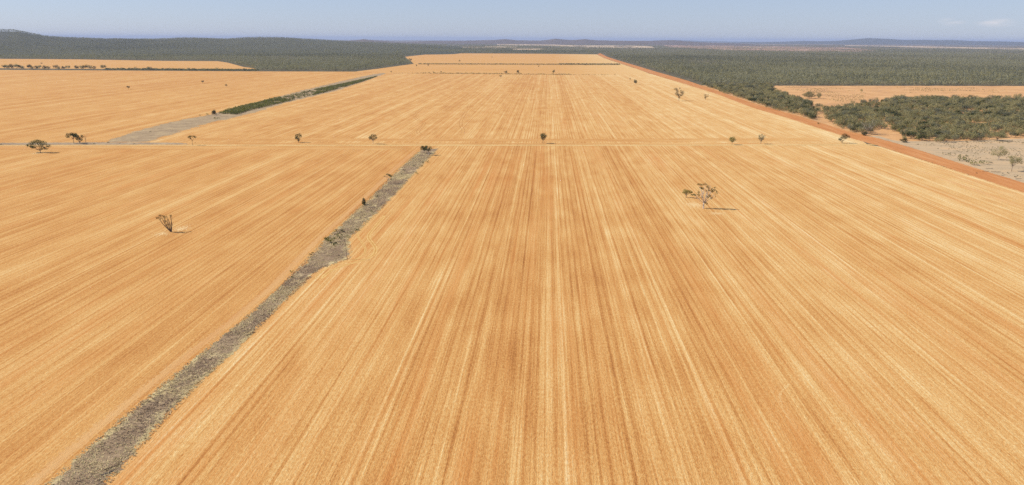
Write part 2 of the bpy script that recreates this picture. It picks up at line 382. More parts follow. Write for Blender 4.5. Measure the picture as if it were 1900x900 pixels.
mid_line = [(a + b) / 2 for a, b in zip(strip2L, strip2R)]

stripLr = ragged(stripL, 4, .45, 3, False); stripRr = ragged(stripR, 4, .45, 4, False)
# fields --------------------------------------------------------------------
rd = lambda x: ground(x, 268.3)
near_top_l = [ground(-900, 268.3), ground(-300, 268.3), ground(0, 268.3), ground(400, 268.3), ground(800, 268.3)]
sc = [(a + b) / 2 for a, b in zip([ground(799, 276)] + [ground(*p) for p in [(722, 345), (655, 412), (625, 450), (560, 510), (475, 600), (350, 710), (150, 895)]], [ground(799, 276)] + [ground(*p) for p in [(722, 345), (655, 412), (625, 450), (560, 510), (475, 600), (350, 710), (150, 895)]])]
back = Vector((sc[-1].x, -150, 0))
sheet('stubble_field', near_top_l + sc + [back, Vector((-1500, -150, 0)), Vector((-1500, near_top_l[0].y, 0))], .02, MAT['near_left'], 'golden stubble field left of the dark grass strip, nearest the camera', 0)
sheet('stubble_field', [ground(800, 268.3), ground(1200, 268.3), ground(1600, 268.3), ground(1634, 272), Vector((EDGE_X, 300, 0)), Vector((EDGE_X, -150, 0)), back] + sc[::-1], .02, MAT['near'], 'golden orange striped stubble field filling the foreground', 0)
sheet('stubble_field', [ground(240, 268.3)] + mid_line + to_world([(760, 136), (1000, 137.2), (1209, 137.5), (1267, 154.5), (1340, 177.5), (1400, 200.5), (1470, 221), (1553, 248), (1600, 262), (1610, 268.3), (1200, 268.3), (800, 268.3)]), .025, MAT['mid'], 'pale golden stubble field beyond the cross road', 0)
sheet('stubble_field', to_world([(-900, 268.3), (0, 268.3), (238, 268.3)]) + mid_line + to_world([(700, 132), (655, 133), (480, 132.5), (240, 131), (0, 129.6), (-500, 127)]), .022, MAT['left'], 'golden stubble field at left beyond the cross road', 0)
sheet('stubble_field', to_world([(716, 136.5), (1000, 137.7), (1209, 138), (1180, 127), (1151, 117.5), (1122, 108), (1108, 101), (1000, 99.8), (812, 98.8), (751, 105.5), (760, 112), (768, 118.5), (702, 127.5), (655, 133.5), (700, 132.5)]), .03, MAT['far'], 'far golden stubble field ending at the bush', 0)
sheet('stubble_field', to_world([(-500, 106.5), (0, 109.3), (150, 110.3), (300, 113), (404, 113.6), (421, 116), (453, 124.5), (470, 126.5), (478, 128.5), (240, 128.4), (0, 126.6), (-500, 124)]), .03, MAT['far'], 'golden stubble field behind the windbreak at far left', 0)

# soil, paddocks ------------------------------------------------------------
sheet('scrub_soil', to_world([(1300, 158.5), (1427, 159), (2000, 159.5), (2600, 159), (3000, 262), (1660, 263), (1580, 249), (1517, 235), (1400, 197), (1330, 173)]), .010, MAT['scrub_soil'], 'bare orange earth of the paddock among the scrub at right', 2)
pp = to_world([(1590, 252), (1677, 273), (1767, 300), (1900, 345), (2600, 600), (3200, 256), (2300, 256), (1900, 257), (1780, 262), (1667, 262), (1630, 252)])
sheet('dry_paddock', pp, .016, MAT['pale_paddock'], 'pale dry grass paddock right of the red soil track', 1.5)
fe = [(1108, 101), (1122, 108), (1151, 117.5), (1180, 127), (1209, 137.5), (1267, 154.5), (1340, 177.5), (1400, 200.5), (1470, 221), (1553, 248), (1600, 262)]
inner = [Vector((p.x - 3.5, p.y, 0)) for p in to_world(fe)] + [Vector((EDGE_X - 3.5, ground(1640, 273).y, 0)), Vector((EDGE_X - 3.5, 300, 0)), Vector((EDGE_X - 3.5, 100, 0)), Vector((EDGE_X - 3.5, -150, 0))]
outer = to_world([(1114, 98.5), (1128, 105.5), (1155, 114), (1186, 123), (1216, 132), (1276, 149), (1345, 173), (1410, 195), (1480, 214), (1575, 243), (1625, 254), (1690, 272), (1767, 297)]) + [Vector((0, 0, 0))]
ox = ground(1900, 338).x
outer[-1] = Vector((ox, ground(1900, 338).y, 0)); outer += [Vector((ox, 150, 0)), Vector((ox, -150, 0))]
ribbon('dirt_track', inner, outer, .030, MAT['red'], 'rust red soil track along the right edge of the stubble', 10, 10)
# far open country
k = 0
for poly, mat, lab in [
    ([(922, 81.7), (1008, 82), (1068, 84), (1150, 84.3), (1209, 86), (1215, 89.5), (1150, 89.5), (1071, 88), (1025, 85.8), (972, 84.5), (922, 84)], 'far_pale', 'pale far paddock below the central hills'),
    ([(951, 91.2), (992, 90.6), (1012, 91.5), (992, 93.8), (952, 93.2)], 'far_pale', 'small pale clearing in the bush behind the far field'),
    ([(900, 85.6), (960, 86.5), (958, 88.6), (900, 88.2)], 'far_pale', 'pale clearing in the bush at centre distance'),
    ([(826, 86.6), (879, 87.2), (900, 87.2), (900, 88.6), (879, 89), (826, 88)], 'far_pale', 'thin pale clearing far beyond the left forest'),
    ([(1225, 82), (1380, 85), (1470, 86.5), (1571, 88.6), (1631, 94), (1570, 96.5), (1458, 95.2), (1357, 93.5), (1240, 88)], 'far_pink', 'pinkish open country in the right distance'),
    ([(1568, 83.8), (1663, 85.2), (1780, 87.4), (1900, 89.6), (2100, 92), (2100, 94.5), (1900, 92.2), (1780, 90), (1720, 89.6), (1663, 86.8), (1568, 85.2)], 'far_pale', 'long pale paddock below the blue range'),
    ([(-60, 90.4), (12, 91), (27, 92.4), (10, 94.4), (-60, 94.4)], 'far_pale', 'small pale clearing in the forest at far left'),
    ([(1379, 86.2), (1440, 88.6), (1442, 89.8), (1379, 87.4)], 'far_pale', 'short pale clearing at right distance')]:
    k += 1
    sheet('paddock', to_world(poly), .3 + .05 * k, MAT[mat], lab, 0)

# strips, road, tracks ------------------------------------------------------
ribbon('grass_strip', stripLr, stripRr, .032, MAT['strip'], 'dark grey dry grass strip between the two near fields', 3, 14)
ribbon('grass_strip', strip2L, strip2R, .029, MAT['strip2'], 'grey dry grass strip running up to the far bush', 6, 12)
ribbon('headland', to_world([(330, 262), (700, 263), (1100, 264.2), (1560, 265)]), to_world([(330, 255), (700, 256), (1100, 257), (1540, 253)]), .027, MAT['headland'], 'headland of turned stubble beyond the road', 12, 8)
ribbon('headland', to_world([(-300, 279), (0, 279), (400, 279), (775, 279)]), to_world([(-300, 270), (0, 270), (400, 270), (775, 270.5)]), .027, MAT['headland'], 'near headland of turned stubble left of the strip', 12, 8)
ribbon('verge', to_world([(-500, 270), (0, 269.8), (200, 269.6), (340, 269), (360, 268.7)]), to_world([(-500, 263.5), (0, 264.5), (190, 263.2), (320, 264), (360, 266)]), .033, MAT['verge'], 'grey grass verge with the fence line at left', 8, 8)
ribbon('verge', to_world([(340, 268.4), (800, 268.4), (1200, 268.4), (1600, 268)]), to_world([(340, 264.8), (800, 264.8), (1200, 265.2), (1600, 263.5)]), .031, MAT['headland'], 'brown verge above the cross road', 12, 6)
ribbon('dirt_road', to_world([(-500, 272), (0, 271), (400, 270.7), (800, 271), (1200, 271), (1500, 270.4), (1640, 270)]), to_world([(-500, 269.4), (0, 269), (400, 268.2), (800, 268.2), (1200, 268.3), (1500, 267.2), (1640, 267)]), .037, MAT['road'], 'pale dirt road crossing between the fields', 10, 6)
edgeL = [Vector((p.x - 5.6, p.y, 0)) for p in stripL]; edgeR = [Vector((p.x + .3, p.y, 0)) for p in stripL]
s_ = stubble('stubble_pale_pass', tone=.04, contrast=.45, tint=((.55, .32, .16), .3), seed=9.0, alpha=lambda s: edge_alpha(s, .9, .3))
ribbon('headland', edgeL, edgeR, .024, s_, 'smooth pinkish vehicle pass beside the dark strip', 8, 6)
bend = smooth(to_world([(716, 398), (700, 416), (684, 437), (690, 450), (697, 461), (692, 474), (672, 483), (640, 492), (612, 504), (590, 522)]))
path_ribbon('headland', bend, 3.6, .024, MAT['bend'], 'pale curved pass bulging round the utility pole')
bend2 = smooth(to_world([(700, 392), (676, 418), (664, 436), (672, 450), (678, 462), (674, 473), (655, 483), (620, 492), (596, 505), (578, 522)]))
path_ribbon('headland', bend2, 2.0, .028, MAT['bend'], 'second curved pass close round the utility pole')
for pts in ([(786, 198), (772, 211), (769, 217), (780, 225), (787, 228), (783, 236), (776, 243), (778, 248), (786, 253)],
            [(866, 205), (858, 219), (855, 227), (856, 235), (860, 242), (857, 250)], [(872, 193), (868, 202)]):
    c0 = smooth(to_world(pts), 5)
    for off in (-1.5, 1.5):
        cc = [p + Vector((off, 0, 0)) for p in c0]
        path_ribbon('wheel_track', cc, 1.2, .029, MAT['wheel'], 'dark wheel track swerving through the middle field', 4, 2)
path_ribbon('straw_mark', smooth(to_world([(556, 577), (580, 556), (606, 530), (622, 514)])), 1.0, .024, MAT['mark'], 'pale dragged straw mark beside the strip', 2, 2)
path_ribbon('straw_mark', smooth(to_world([(1462, 700), (1466, 712), (1448, 730), (1450, 748), (1465, 765)])), 1.4, .024, MAT['mark'], 'faint swerve mark in the stubble at lower right', 2, 3)
def patch(px, py, rx, ry, label, z=.024):
    c = ground(px, py); V = [(c.x, c.y, z)]; E = [1.0]; Fc = []; nA, nR = 40, 8
    for i in range(1, nR + 1):
        for k in range(nA):
            a = 2 * math.pi * k / nA; w = 1 + .3 * mnoise.noise(Vector((math.cos(a) * 1.5 + px, math.sin(a) * 1.5, 0)))
            V.append((c.x + rx * w * i / nR * math.cos(a), c.y + ry * w * i / nR * math.sin(a), z)); E.append(1 - i / nR)
    for k in range(nA): Fc.append((0, 1 + k, 1 + (k + 1) % nA))
    for i in range(nR - 1):
        for k in range(nA):
            o = 1 + i * nA; k2 = (k + 1) % nA; Fc.append((o + k, o + nA + k, o + nA + k2, o + k2))
    me = mesh_np('worn_patch', V, Fc, [MAT['bare']]); at = me.attributes.new('edge', 'FLOAT', 'POINT'); at.data.foreach_set('value', E)
    return tag(link('bare_ground', me), label, None, None, 'structure')
patch(338, 424, 9, 14, 'pale bare patch beside the leaning tree')
patch(300, 434, 8, 8, 'faint worn ground left of the leaning tree', .028)
patch(1288, 380, 13, 16, 'pale worn ground around the white gum tree')
patch(1330, 396, 10, 8, 'faint worn ground below the shadow of the white gum', .028)
patch(70, 284, 12, 12, 'worn ground under the broad bushy tree', .028)

# ------------------------------------------------------------------ hills
hillmat = soil('wooded_hill', (.045, .048, .032), (.075, .075, .048), (.14, .11, .075), .01, grain=.8)
hillpink = soil('stony_hill', (.07, .065, .045), (.13, .10, .075), (.26, .17, .12), .006, grain=.6)
HILLS = []
def hill(name, line, D, half_front, half_back, mat, label, rough=1.2, seed=0):
    xs = np.array([p[0] for p in line], float); ys = np.array([p[1] for p in line], float)
    nA = max(60, int((xs[-1] - xs[0]) / 2.5)); V = []; Fc = []; nR = 26
    for i in range(nA + 1):
        px = xs[0] + (xs[-1] - xs[0]) * i / nA; py = np.interp(px, xs, ys)
        # zenith angle of the ridge line at distance D
        d = (M3 @ Vector(((px - CX) / F, -(py - CY) / F, -1))); hl = math.hypot(d.x, d.y); u = Vector((d.x / hl, d.y / hl, 0))
        tp_ = min(i, nA - i) / (nA * .06); tp_ = min(1, tp_); top = (H + D * d.z / hl) * tp_ * tp_ * (3 - 2 * tp_)
        for j in range(nR + 1):
            t = j / nR; r = D - half_front + (half_front + half_back) * t
            s = (r - (D - half_front)) / half_front if r < D else 1 - (r - D) / half_back
            s = max(0, min(1, s)); prof = s * s * (3 - 2 * s)
            nzv = mnoise.fractal(Vector((u.x * r * .0011 + seed, u.y * r * .0011, seed)), 1.0, 2.0, 5)
            z = top * prof + nzv * rough * 4 * prof * (1 - prof * .7) - 1.0 * (1 - min(1, s * 8))
            V.append((u.x * r, u.y * r, z))
    for i in range(nA):
        for j in range(nR):
            q = i * (nR + 1) + j; Fc.append((q, q + nR + 1, q + nR + 2, q + 1))
    me = mesh_np(name, V, Fc, [mat], smooth=True); HILLS.append((xs, ys, D, half_front, half_back))
    if me.polygons[nR // 2].normal.z < 0: me.flip_normals()
    return tag(link(name, me), label, None, None, 'structure')
RIDGE_L = [(-260, 70), (-150, 62), (-60, 59), (0, 58.2), (35, 59), (58, 63), (87, 68), (120, 70), (150, 71), (202, 72.6), (289, 73), (347, 71), (375, 71.5), (419, 73), (455, 71), (489, 70.3), (529, 71.2), (575, 74), (604, 75.2), (640, 77.3), (700, 79.5), (760, 82.5), (820, 86), (870, 88.5)]
hill('hills', RIDGE_L, 7600, 3600, 2000, hillmat, 'long low wooded ridge along the left horizon', 1)
hill('hills', [(600, 80), (635, 77), (655, 74.8), (668, 73.6), (675, 72.6), (684, 73.8), (700, 75), (730, 77), (765, 80.5)], 13500, 1100, 1100, hillpink, 'small stony knoll left of centre on the horizon', 4, 3)
hill('hills', [(690, 81), (740, 78), (800, 76), (850, 75.8), (878, 75.2), (900, 74.2), (920, 73.8), (937, 72.2), (957, 74.2), (1004, 75), (1018, 73.5), (1030, 71.6), (1045, 73), (1059, 74.2), (1072, 73.6), (1085, 72.4), (1105, 75), (1150, 75.6), (1209, 75.5), (1230, 74.8), (1250, 74.4), (1272, 76.5), (1300, 78.5), (1340, 80), (1420, 83)], 15000, 1500, 2500, hillpink, 'low mauve hills in the centre distance', 5, 6)
hill('hills', [(1330, 79.5), (1400, 78.4), (1450, 77.6), (1493, 75.6), (1515, 76.6), (1550, 76), (1570, 74.5), (1587, 73), (1613, 70.8), (1630, 71.4), (1647, 72.2), (1680, 74), (1717, 73.8), (1740, 75), (1767, 74.2), (1800, 76), (1850, 76.5), (1900, 78), (2000, 79), (2150, 81.5)], 26000, 2500, 3000, hillmat, 'blue mountain range on the right horizon', 6, 9)
hill('hills', [(120, 74), (180, 71.5), (220, 70.8), (240, 71.5), (300, 74.5)], 34000, 2000, 3000, hillmat, 'faint blue mountain behind the left ridge', 6, 12)
hill('hills', [(1180, 77.5), (1225, 74.6), (1250, 74.2), (1300, 75.8), (1400, 78), (1480, 79.5)], 36000, 2000, 3000, hillmat, 'faint blue mountain behind the central hills', 6, 15)
def ridge_height(x, y):
    """ground height of the left ridge, for the forest that grows on it"""
    xs, ys, D, hf, hb = HILLS[0]
    px, _ = project(np.stack([x, y, np.zeros_like(x)], 1)); r = np.hypot(x, y)
    py = np.interp(px, xs, ys, left=90, right=90)
    dz = -((py - (73 + math.tan(R(ROLL)) * (px - 950))) / F) * math.cos(R(PITCH)) ** 2
    top = H + D * dz
    s = np.where(r < D, (r - (D - hf)) / hf, 1 - (r - D) / hb); s = np.clip(s, 0, 1)
    z = np.where((px > xs[0]) & (px < xs[-1]), top * s * s * (3 - 2 * s), 0)
    tp_ = np.clip(np.minimum(px - xs[0], xs[-1] - px) / ((xs[-1] - xs[0]) * .06), 0, 1); z = z * tp_ * tp_ * (3 - 2 * tp_)
    return np.maximum(z, 0)

# ------------------------------------------------------------------ haze
hz = bpy.data.materials.new('haze'); hz.use_nodes = True; ht = hz.node_tree; ht.nodes.clear()
ho = ht.nodes.new('ShaderNodeOutputMaterial'); pv = ht.nodes.new('ShaderNodeVolumePrincipled')
pv.inputs['Color'].default_value = (.56, .66, .92, 1); pv.inputs['Density'].default_value = 3.3e-5; pv.inputs['Anisotropy'].default_value = 0.0
ht.links.new(pv.outputs[0], ho.inputs['Volume'])
B = 62000; zb, zt = -8, 195
hv = [(x, y, z) for z in (zb, zt) for x, y in ((-B, -B), (B, -B), (B, B), (-B, B))]
me = bpy.data.meshes.new('haze'); me.from_pydata(hv, [], [(3, 2, 1, 0), (4, 5, 6, 7), (0, 1, 5, 4), (1, 2, 6, 5), (2, 3, 7, 6), (3, 0, 4, 7)]); me.materials.append(hz)
tag(link('haze', me), 'thin blue haze in the air over the plain', None, None, 'stuff')

# ------------------------------------------------------------------ tree building
def tube(V, Fc, pts, radii, sides=6):
    base = len(V); n = len(pts)
    for i, (p, r) in enumerate(zip(pts, radii)):
        a = pts[max(0, i - 1)]; b = pts[min(n - 1, i + 1)]; t = (Vector(b) - Vector(a)).normalized()
        u = t.cross(Vector((0.31, .95, 0.02))).normalized(); w = t.cross(u)
        for k in range(sides):
            an = 2 * math.pi * k / sides; q = Vector(p) + (u * math.cos(an) + w * math.sin(an)) * r; V.append(tuple(q))
    for i in range(n - 1):
        for k in range(sides):
            k2 = (k + 1) % sides; Fc.append((base + i * sides + k, base + i * sides + k2, base + (i + 1) * sides + k2, base + (i + 1) * sides + k))
    Fc.append(tuple(base + (n - 1) * sides + k for k in range(sides)))
def leaves(clumps, leaf, dens, rng, shell=.55):
    """small leaf-spray quads spread through each clump's volume, thicker towards its skin"""
    P = []; S = []; ND = []
    for (x, y, z, rx, ry, rz) in clumps:
        n = max(6, int(4.2 * dens * (rx * ry + rx * rz + ry * rz) / (leaf * leaf)))
        d = rng.normal(size=(n, 3)); d /= np.linalg.norm(d, axis=1)[:, None]
        rad = rng.uniform(shell ** 3, 1.12, n) ** (1 / 3)
        rad *= 1 + .22 * np.sin(d[:, 0] * 5 + x) * np.cos(d[:, 2] * 6 + z)
        P.append(np.array([x, y, z]) + d * rad[:, None] * np.array([rx, ry, rz])); S.append(rng.uniform(.55, 1.35, n) * leaf); ND.append(d)
    P = np.concatenate(P); S = np.concatenate(S); ND = np.concatenate(ND); n = len(P)
    nrm = ND * .75 + rng.normal(size=(n, 3)) * .65; nrm[:, 2] += .55; nrm /= np.linalg.norm(nrm, axis=1)[:, None]
    t = np.cross(nrm, rng.normal(size=(n, 3))); t /= np.linalg.norm(t, axis=1)[:, None]; b = np.cross(nrm, t)
    asp = rng.uniform(.5, .9, n)
    q = np.stack([P - t * S[:, None] * .5, P + b * (S * asp)[:, None] * .5, P + t * S[:, None] * .5, P - b * (S * asp)[:, None] * .5], 1)
    return q.reshape(-1, 3), np.arange(n * 4).reshape(-1, 4)
def limbs(clumps, fork, tr, rng, lean=(0, 0), stems=1, sides=6, twigs=0):
    V, Fc = [], []
    fx, fy = lean
    if stems == 1:
        m = Vector((fx * .4 + rng.uniform(-.05, .05) * fork, fy * .4, fork * .5)); f = Vector((fx, fy, fork))
        tube(V, Fc, [(0, 0, -.3), (0, 0, .2), m, f], [tr * 1.35, tr * 1.1, tr * .85, tr * .72], sides)
    for i, (x, y, z, rx, ry, rz) in enumerate(clumps):
        c_ = Vector((x, y, z)); st = Vector((fx, fy, fork)) if stems == 1 else Vector((rng.uniform(-.2, .2), rng.uniform(-.2, .2), -.2))
        st = st - (Vector((0, 0, fork * .15)) if stems == 1 else Vector((0, 0, 0)))
        mid = st.lerp(c_, .5) + Vector((rng.uniform(-.12, .12), rng.uniform(-.12, .12), rng.uniform(-.02, .12))) * (c_ - st).length
        r0 = tr * (.55 if len(clumps) > 4 else .65)
        tube(V, Fc, [st, mid, c_], [r0, r0 * .6, r0 * .22], 5)
        for _ in range(twigs):
            e = c_ + Vector(rng.normal(size=3)) * Vector((rx, ry, rz)).length * .55; s0 = mid.lerp(c_, rng.uniform(.1, .9))
            tube(V, Fc, [s0, s0.lerp(e, .5) + Vector(rng.normal(size=3)) * .08 * (e - s0).length, e], [r0 * .35, r0 * .22, r0 * .08], 4)
    return V, Fc
def auto(w, bot, top, n, rng, kind='round'):
    """clumps filling a crown w wide between heights bot and top (metres)"""
    out = []; hh = (top - bot) / 2; cz = (top + bot) / 2
    for i in range(n):
        a = 2 * math.pi * (i * .618) + rng.uniform(0, .6); t = (i + .5) / n
        zz = -.75 + 1.5 * t + rng.uniform(-.15, .15)
        if kind == 'umbrella': zz = rng.uniform(-.1, .75); rr = rng.uniform(.3, .85)
        elif kind == 'vase': rr = .25 + .55 * (zz * .5 + .5) + rng.uniform(-.1, .1)
        elif kind == 'cone': rr = .5 * (1 - (zz * .5 + .5)); 
        else: rr = math.sqrt(max(0, 1 - zz * zz * .9)) * rng.uniform(.35, .8)
        cs = {'round': .42, 'umbrella': .38, 'vase': .34, 'cone': .5 * (1.25 - (zz * .5 + .5))}[kind]
        k = rng.uniform(.75, 1.2) * cs
        out.append((math.cos(a) * rr * w / 2, math.sin(a) * rr * w / 2, cz + zz * hh * .8, k * w / 2, k * w / 2, k * min(hh, w / 2) * (1.0 if kind != 'umbrella' else 1.5)))
    return out

def tree_at(name, label, px, py, hpx, spec, leafm='gum', barkm='brown', tr=.14, fork=None, leaf=.42, dens=1.2, cat='tree', group=None,
            lean=(0, 0), stems=1, seed=1, twigs=0, parts=True, shell=.5):
    """spec: ('round', width_px, bottom_px, n) or a list of (dx, up, rx, rz) in photo pixels about the base"""
    rng = np.random.default_rng(seed); P = ground(px, py); m = depth(P) / F; vz = m * 1.045
    if isinstance(spec, tuple): cl = auto(spec[1] * m, spec[2] * vz, hpx * vz, spec[3], rng, spec[0])
    else: cl = [(dx * m, rng.uniform(-.6, .6) * abs(hpx * m) * .3, up * vz, rx * m, rx * m * .95, rz * vz) for dx, up, rx, rz in spec]
    zmin = min(c[2] for c in cl); fk = fork * vz if fork is not None else max(.3, zmin * .75)
    V, Fc = limbs(cl, fk, tr, rng, (lean[0] * m, lean[1] * m), stems, 6, twigs)
    lv, lf = leaves(cl, leaf, dens, rng, shell)
    if parts:
        root = link(name, None, None, P); root.empty_display_size = 1
        link('trunk', mesh_np('trunk', V, Fc, [BARK[barkm]], smooth=True), root)
        link('crown', mesh_np('crown', lv, lf, [LEAF[leafm]]), root)
    else:
        n0 = len(V); allV = list(V) + [tuple(v) for v in lv]; Fa = list(Fc) + [tuple(int(i) + n0 for i in f) for f in lf]
        root = link(name, mesh_np(name, allV, Fa, [BARK[barkm], LEAF[leafm]], [0] * len(Fc) + [1] * len(lf)), None, P)
    return tag(root, label, cat, group)

# ---- the lone trees, left to right in the photograph
ROADT = 'lone trees along the cross road'
tree_at('gum_tree', 'broad bushy tree with open spreading crown, alone at far left below the road', 75, 283, 23,
        [(-17, 13, 5.5, 3.5), (-12, 17, 5.5, 4), (-4, 19, 6, 4), (5, 20, 6, 3.6), (12, 17, 5.5, 4), (15, 12, 4.5, 3.6), (-8, 11, 5.5, 3.2), (9, 9, 4.5, 3), (0, 13, 5, 4), (-14, 9, 4, 2.4), (13, 7, 3, 2)], 'gum', 'brown', .26, fork=4, seed=11, dens=1.2, leaf=.5)
tree_at('gum_tree', 'flat topped tree on the left verge, left one of the close pair', 137, 265.5, 18, ('umbrella', 20, 8, 9), 'dark', 'brown', .2, fork=8, seed=12, group=ROADT)
tree_at('gum_tree', 'dark tree with low foliage on the left verge, right one of the close pair', 148.5, 267, 19, ('vase', 16, 3, 10), 'dark', 'brown', .2, fork=2.5, seed=13, group=ROADT)
def bare_tree(name, label, px, py, tips, tr, bark_, seed, clumps=None, leafm='brown', leaf=.35, dens=.5, cat='dead tree', low=0.0, group=None, fat=1.3):
    rng = np.random.default_rng(seed); P = ground(px, py); m = depth(P) / F; vz = m * 1.045
    root = link(name, None, None, P); V, Fc = [], []
    for dx, up, r in tips:
        dy = rng.uniform(-.25, .25) * up
        s0 = Vector((rng.uniform(-.1, .1), 0, -.2)) if low == 0 else Vector((0, 0, low * vz)); e = Vector((dx * m, dy * m, up * vz))
        mid = s0.lerp(e, .5) + Vector((rng.uniform(-.07, .07), rng.uniform(-.05, .05), 0)) * e.length
        tube(V, Fc, [s0, mid, e], [tr * r, tr * r * .65, tr * r * .2], 5)
        for _ in range(7):
            a = s0.lerp(mid, rng.uniform(.6, 1)) if rng.random() < .4 else mid.lerp(e, rng.uniform(0, .85))
            q = a + Vector((rng.uniform(-1, 1) * .6, rng.uniform(-1, 1) * .6, rng.uniform(.5, 1.3))) * e.length * rng.uniform(.12, .26)
            tube(V, Fc, [a, a.lerp(q, .5) + Vector(rng.normal(size=3)) * .02 * e.length, q], [tr * r * .32, tr * r * .2, tr * r * .08], 4)
    if low: tube(V, Fc, [(0, 0, -.3), (0, 0, .3), (0, 0, low * vz * 1.02)], [tr * 1.3, tr * 1.1, tr * .95], 7)
    link('trunk', mesh_np('trunk', V, Fc, [BARK[bark_]], smooth=True), root)
    if clumps:
        cl = [(dx * m, rng.uniform(-.15, .15) * up * m, up * vz, rx * fat * m, rx * fat * m, rz * fat * vz) for dx, up, rx, rz in clumps]
        lv, lf = leaves(cl, leaf, dens, rng, .2); link('crown', mesh_np('crown', lv, lf, [LEAF[leafm]]), root)
    return tag(root, label, cat, group)
bare_tree('dead_tree', 'thin bare grey dead tree beside the dark pair on the left verge', 159.5, 265, [(-3, 17, .7), (0, 12, .8), (3.5, 15, .6), (-1.5, 8, .6)], .13, 'grey', 21, low=4)
tree_at('sapling', 'slender flat topped tree on a thin trunk beside the pale strip end', 357.5, 269.5, 17, [(-6, 14, 3, 1.8), (-2, 16, 3.2, 1.8), (3, 15.5, 3.2, 2), (5.5, 14, 2.6, 1.8), (-3, 11.5, 2, 1.5)], 'dark', 'brown', .13, fork=8, seed=14, group=ROADT)
tree_at('gum_tree', 'dense dark tree narrowing to its foot, on the road left of centre', 554, 264.5, 17, [(-3, 12, 3.6, 3), (2, 13.5, 4, 2.6), (5, 11.5, 2.6, 2.6), (-1, 8.5, 4.2, 3), (-4, 8, 2.6, 2), (1.5, 6, 3.4, 2.8), (0, 3.5, 2, 2)], 'dark', 'brown', .2, fork=2, seed=15, dens=1.2, group=ROADT)
tree_at('gum_tree', 'round leafy tree on a short pale trunk, right of the dense dark one', 692.5, 267, 18.5, [(-5, 11, 3.4, 2.8), (0, 15, 4, 2.8), (5, 14.5, 3.6, 2.6), (6, 11, 2.6, 2.2), (0, 9.5, 4.4, 3.2), (-3, 13, 3, 2.5), (-6, 8.5, 1.8, 1.2)], 'dark', 'pale', .17, fork=5, seed=16, dens=1.1, group=ROADT)
tree_at('gum_tree', 'round headed tree at mid road, right of the dark strip', 1007.5, 266, 18.5, ('round', 14, 6, 11), 'gum', 'brown', .18, fork=5, seed=17, dens=1.1, group=ROADT)
tree_at('gum_tree', 'small bright green tree on the road, left one of two toward the right', 1358, 268.5, 14.5, ('round', 13, 4, 9), 'shrub', 'grey', .13, fork=4, seed=18, dens=1.1, group=ROADT)
tree_at('gum_tree', 'taller grey green tree with thin crown, right one of two on the road', 1411.5, 267, 18, ('vase', 14, 4, 11), 'grey', 'grey', .2, fork=4, seed=19, dens=.75, group=ROADT)
tree_at('gum_tree', 'dark leaning tree where the road meets the red soil track', 1562, 265.5, 19, [(2, 14.5, 5, 3.2), (7, 13, 4.2, 3), (10, 11.5, 3, 2.2), (0, 10.5, 4.5, 2.6), (5, 9.5, 4, 2.4), (-5, 8, 3.6, 2), (-7, 7, 2, 1.5), (-2, 5, 2.6, 2)], 'dark', 'brown', .22, fork=3, seed=20, dens=1.0, group=ROADT)
tree_at('gum_tree', 'tree at the top end of the dark strip, left one of the touching two', 787, 284, 14.5, ('round', 15, 4, 10), 'gum', 'brown', .2, fork=4.5, seed=22, dens=1.0)
tree_at('gum_tree', 'tree at the top end of the dark strip, right one of the touching two', 795, 288, 17.5, ('round', 14, 6, 10), 'gum', 'pale', .2, fork=6, seed=23, dens=1.0)
tree_at('gum_tree', 'thin sparse tree halfway up the dark strip with layered leaf pads', 720.5, 341, 19, [(0, 17, 3.6, 1.6), (4.5, 15, 3.8, 1.7), (6, 12.5, 2.2, 1.3), (-6, 13.5, 2.4, .9), (-2.5, 12, 2, .8), (5, 8.5, 2.6, .9), (2, 15.5, 3, 1.5)], 'gum', 'pale', .13, fork=8, seed=24, leaf=.35)
tree_at('cypress_tree', 'small dense dark green cone shaped tree on the left rim of the strip', 676, 380, 14, [(0, 2.6, 3.6, 1.9), (0, 4.6, 4, 2.3), (0, 7, 3.8, 2.6), (0, 9.3, 3, 2.4), (0, 11.5, 1.9, 2)], 'dark', 'brown', .15, fork=2, seed=25, leaf=.3, dens=2.0)
bare_tree('leaning_tree', 'nearly bare tree forked in a leaning V, alone in the left field', 318, 430.5, [(-22, 26, .9), (-18, 29, .7), (-12, 27, .6), (-9, 31, .55), (-1.5, 30, .9), (-.5, 22, .7), (-7, 19, .6), (-4, 33, .45), (1.5, 27, .4)], .26, 'dead', 26,
          [(-21, 27, 1.8, 1.5), (-17, 30, 2.4, 1.3), (-18, 24.5, 1.6, 1.3), (-9.5, 19.5, 1.5, 1.5), (-5.5, 13.5, 1.2, 1), (-2, 22, 1, 2), (-6, 28, 2.4, 1.4), (-13, 29, 1.6, 1), (0, 29, 1.2, 1.8)], 'brown', .32, .8, 'tree', fat=1.7)
tree_at('small_tree', 'small yellow green round tree left of the tall white gum', 1273, 367, 17, [(-3, 12.5, 3.8, 3.4), (2, 12, 3.6, 3.2), (6, 11, 3.8, 3.2), (9.5, 10.5, 2.2, 2), (0, 8.5, 3.6, 2.4), (-5, 9, 2.4, 2.2)], 'lime', 'grey', .2, fork=5, seed=27, leaf=.4, dens=1.5)
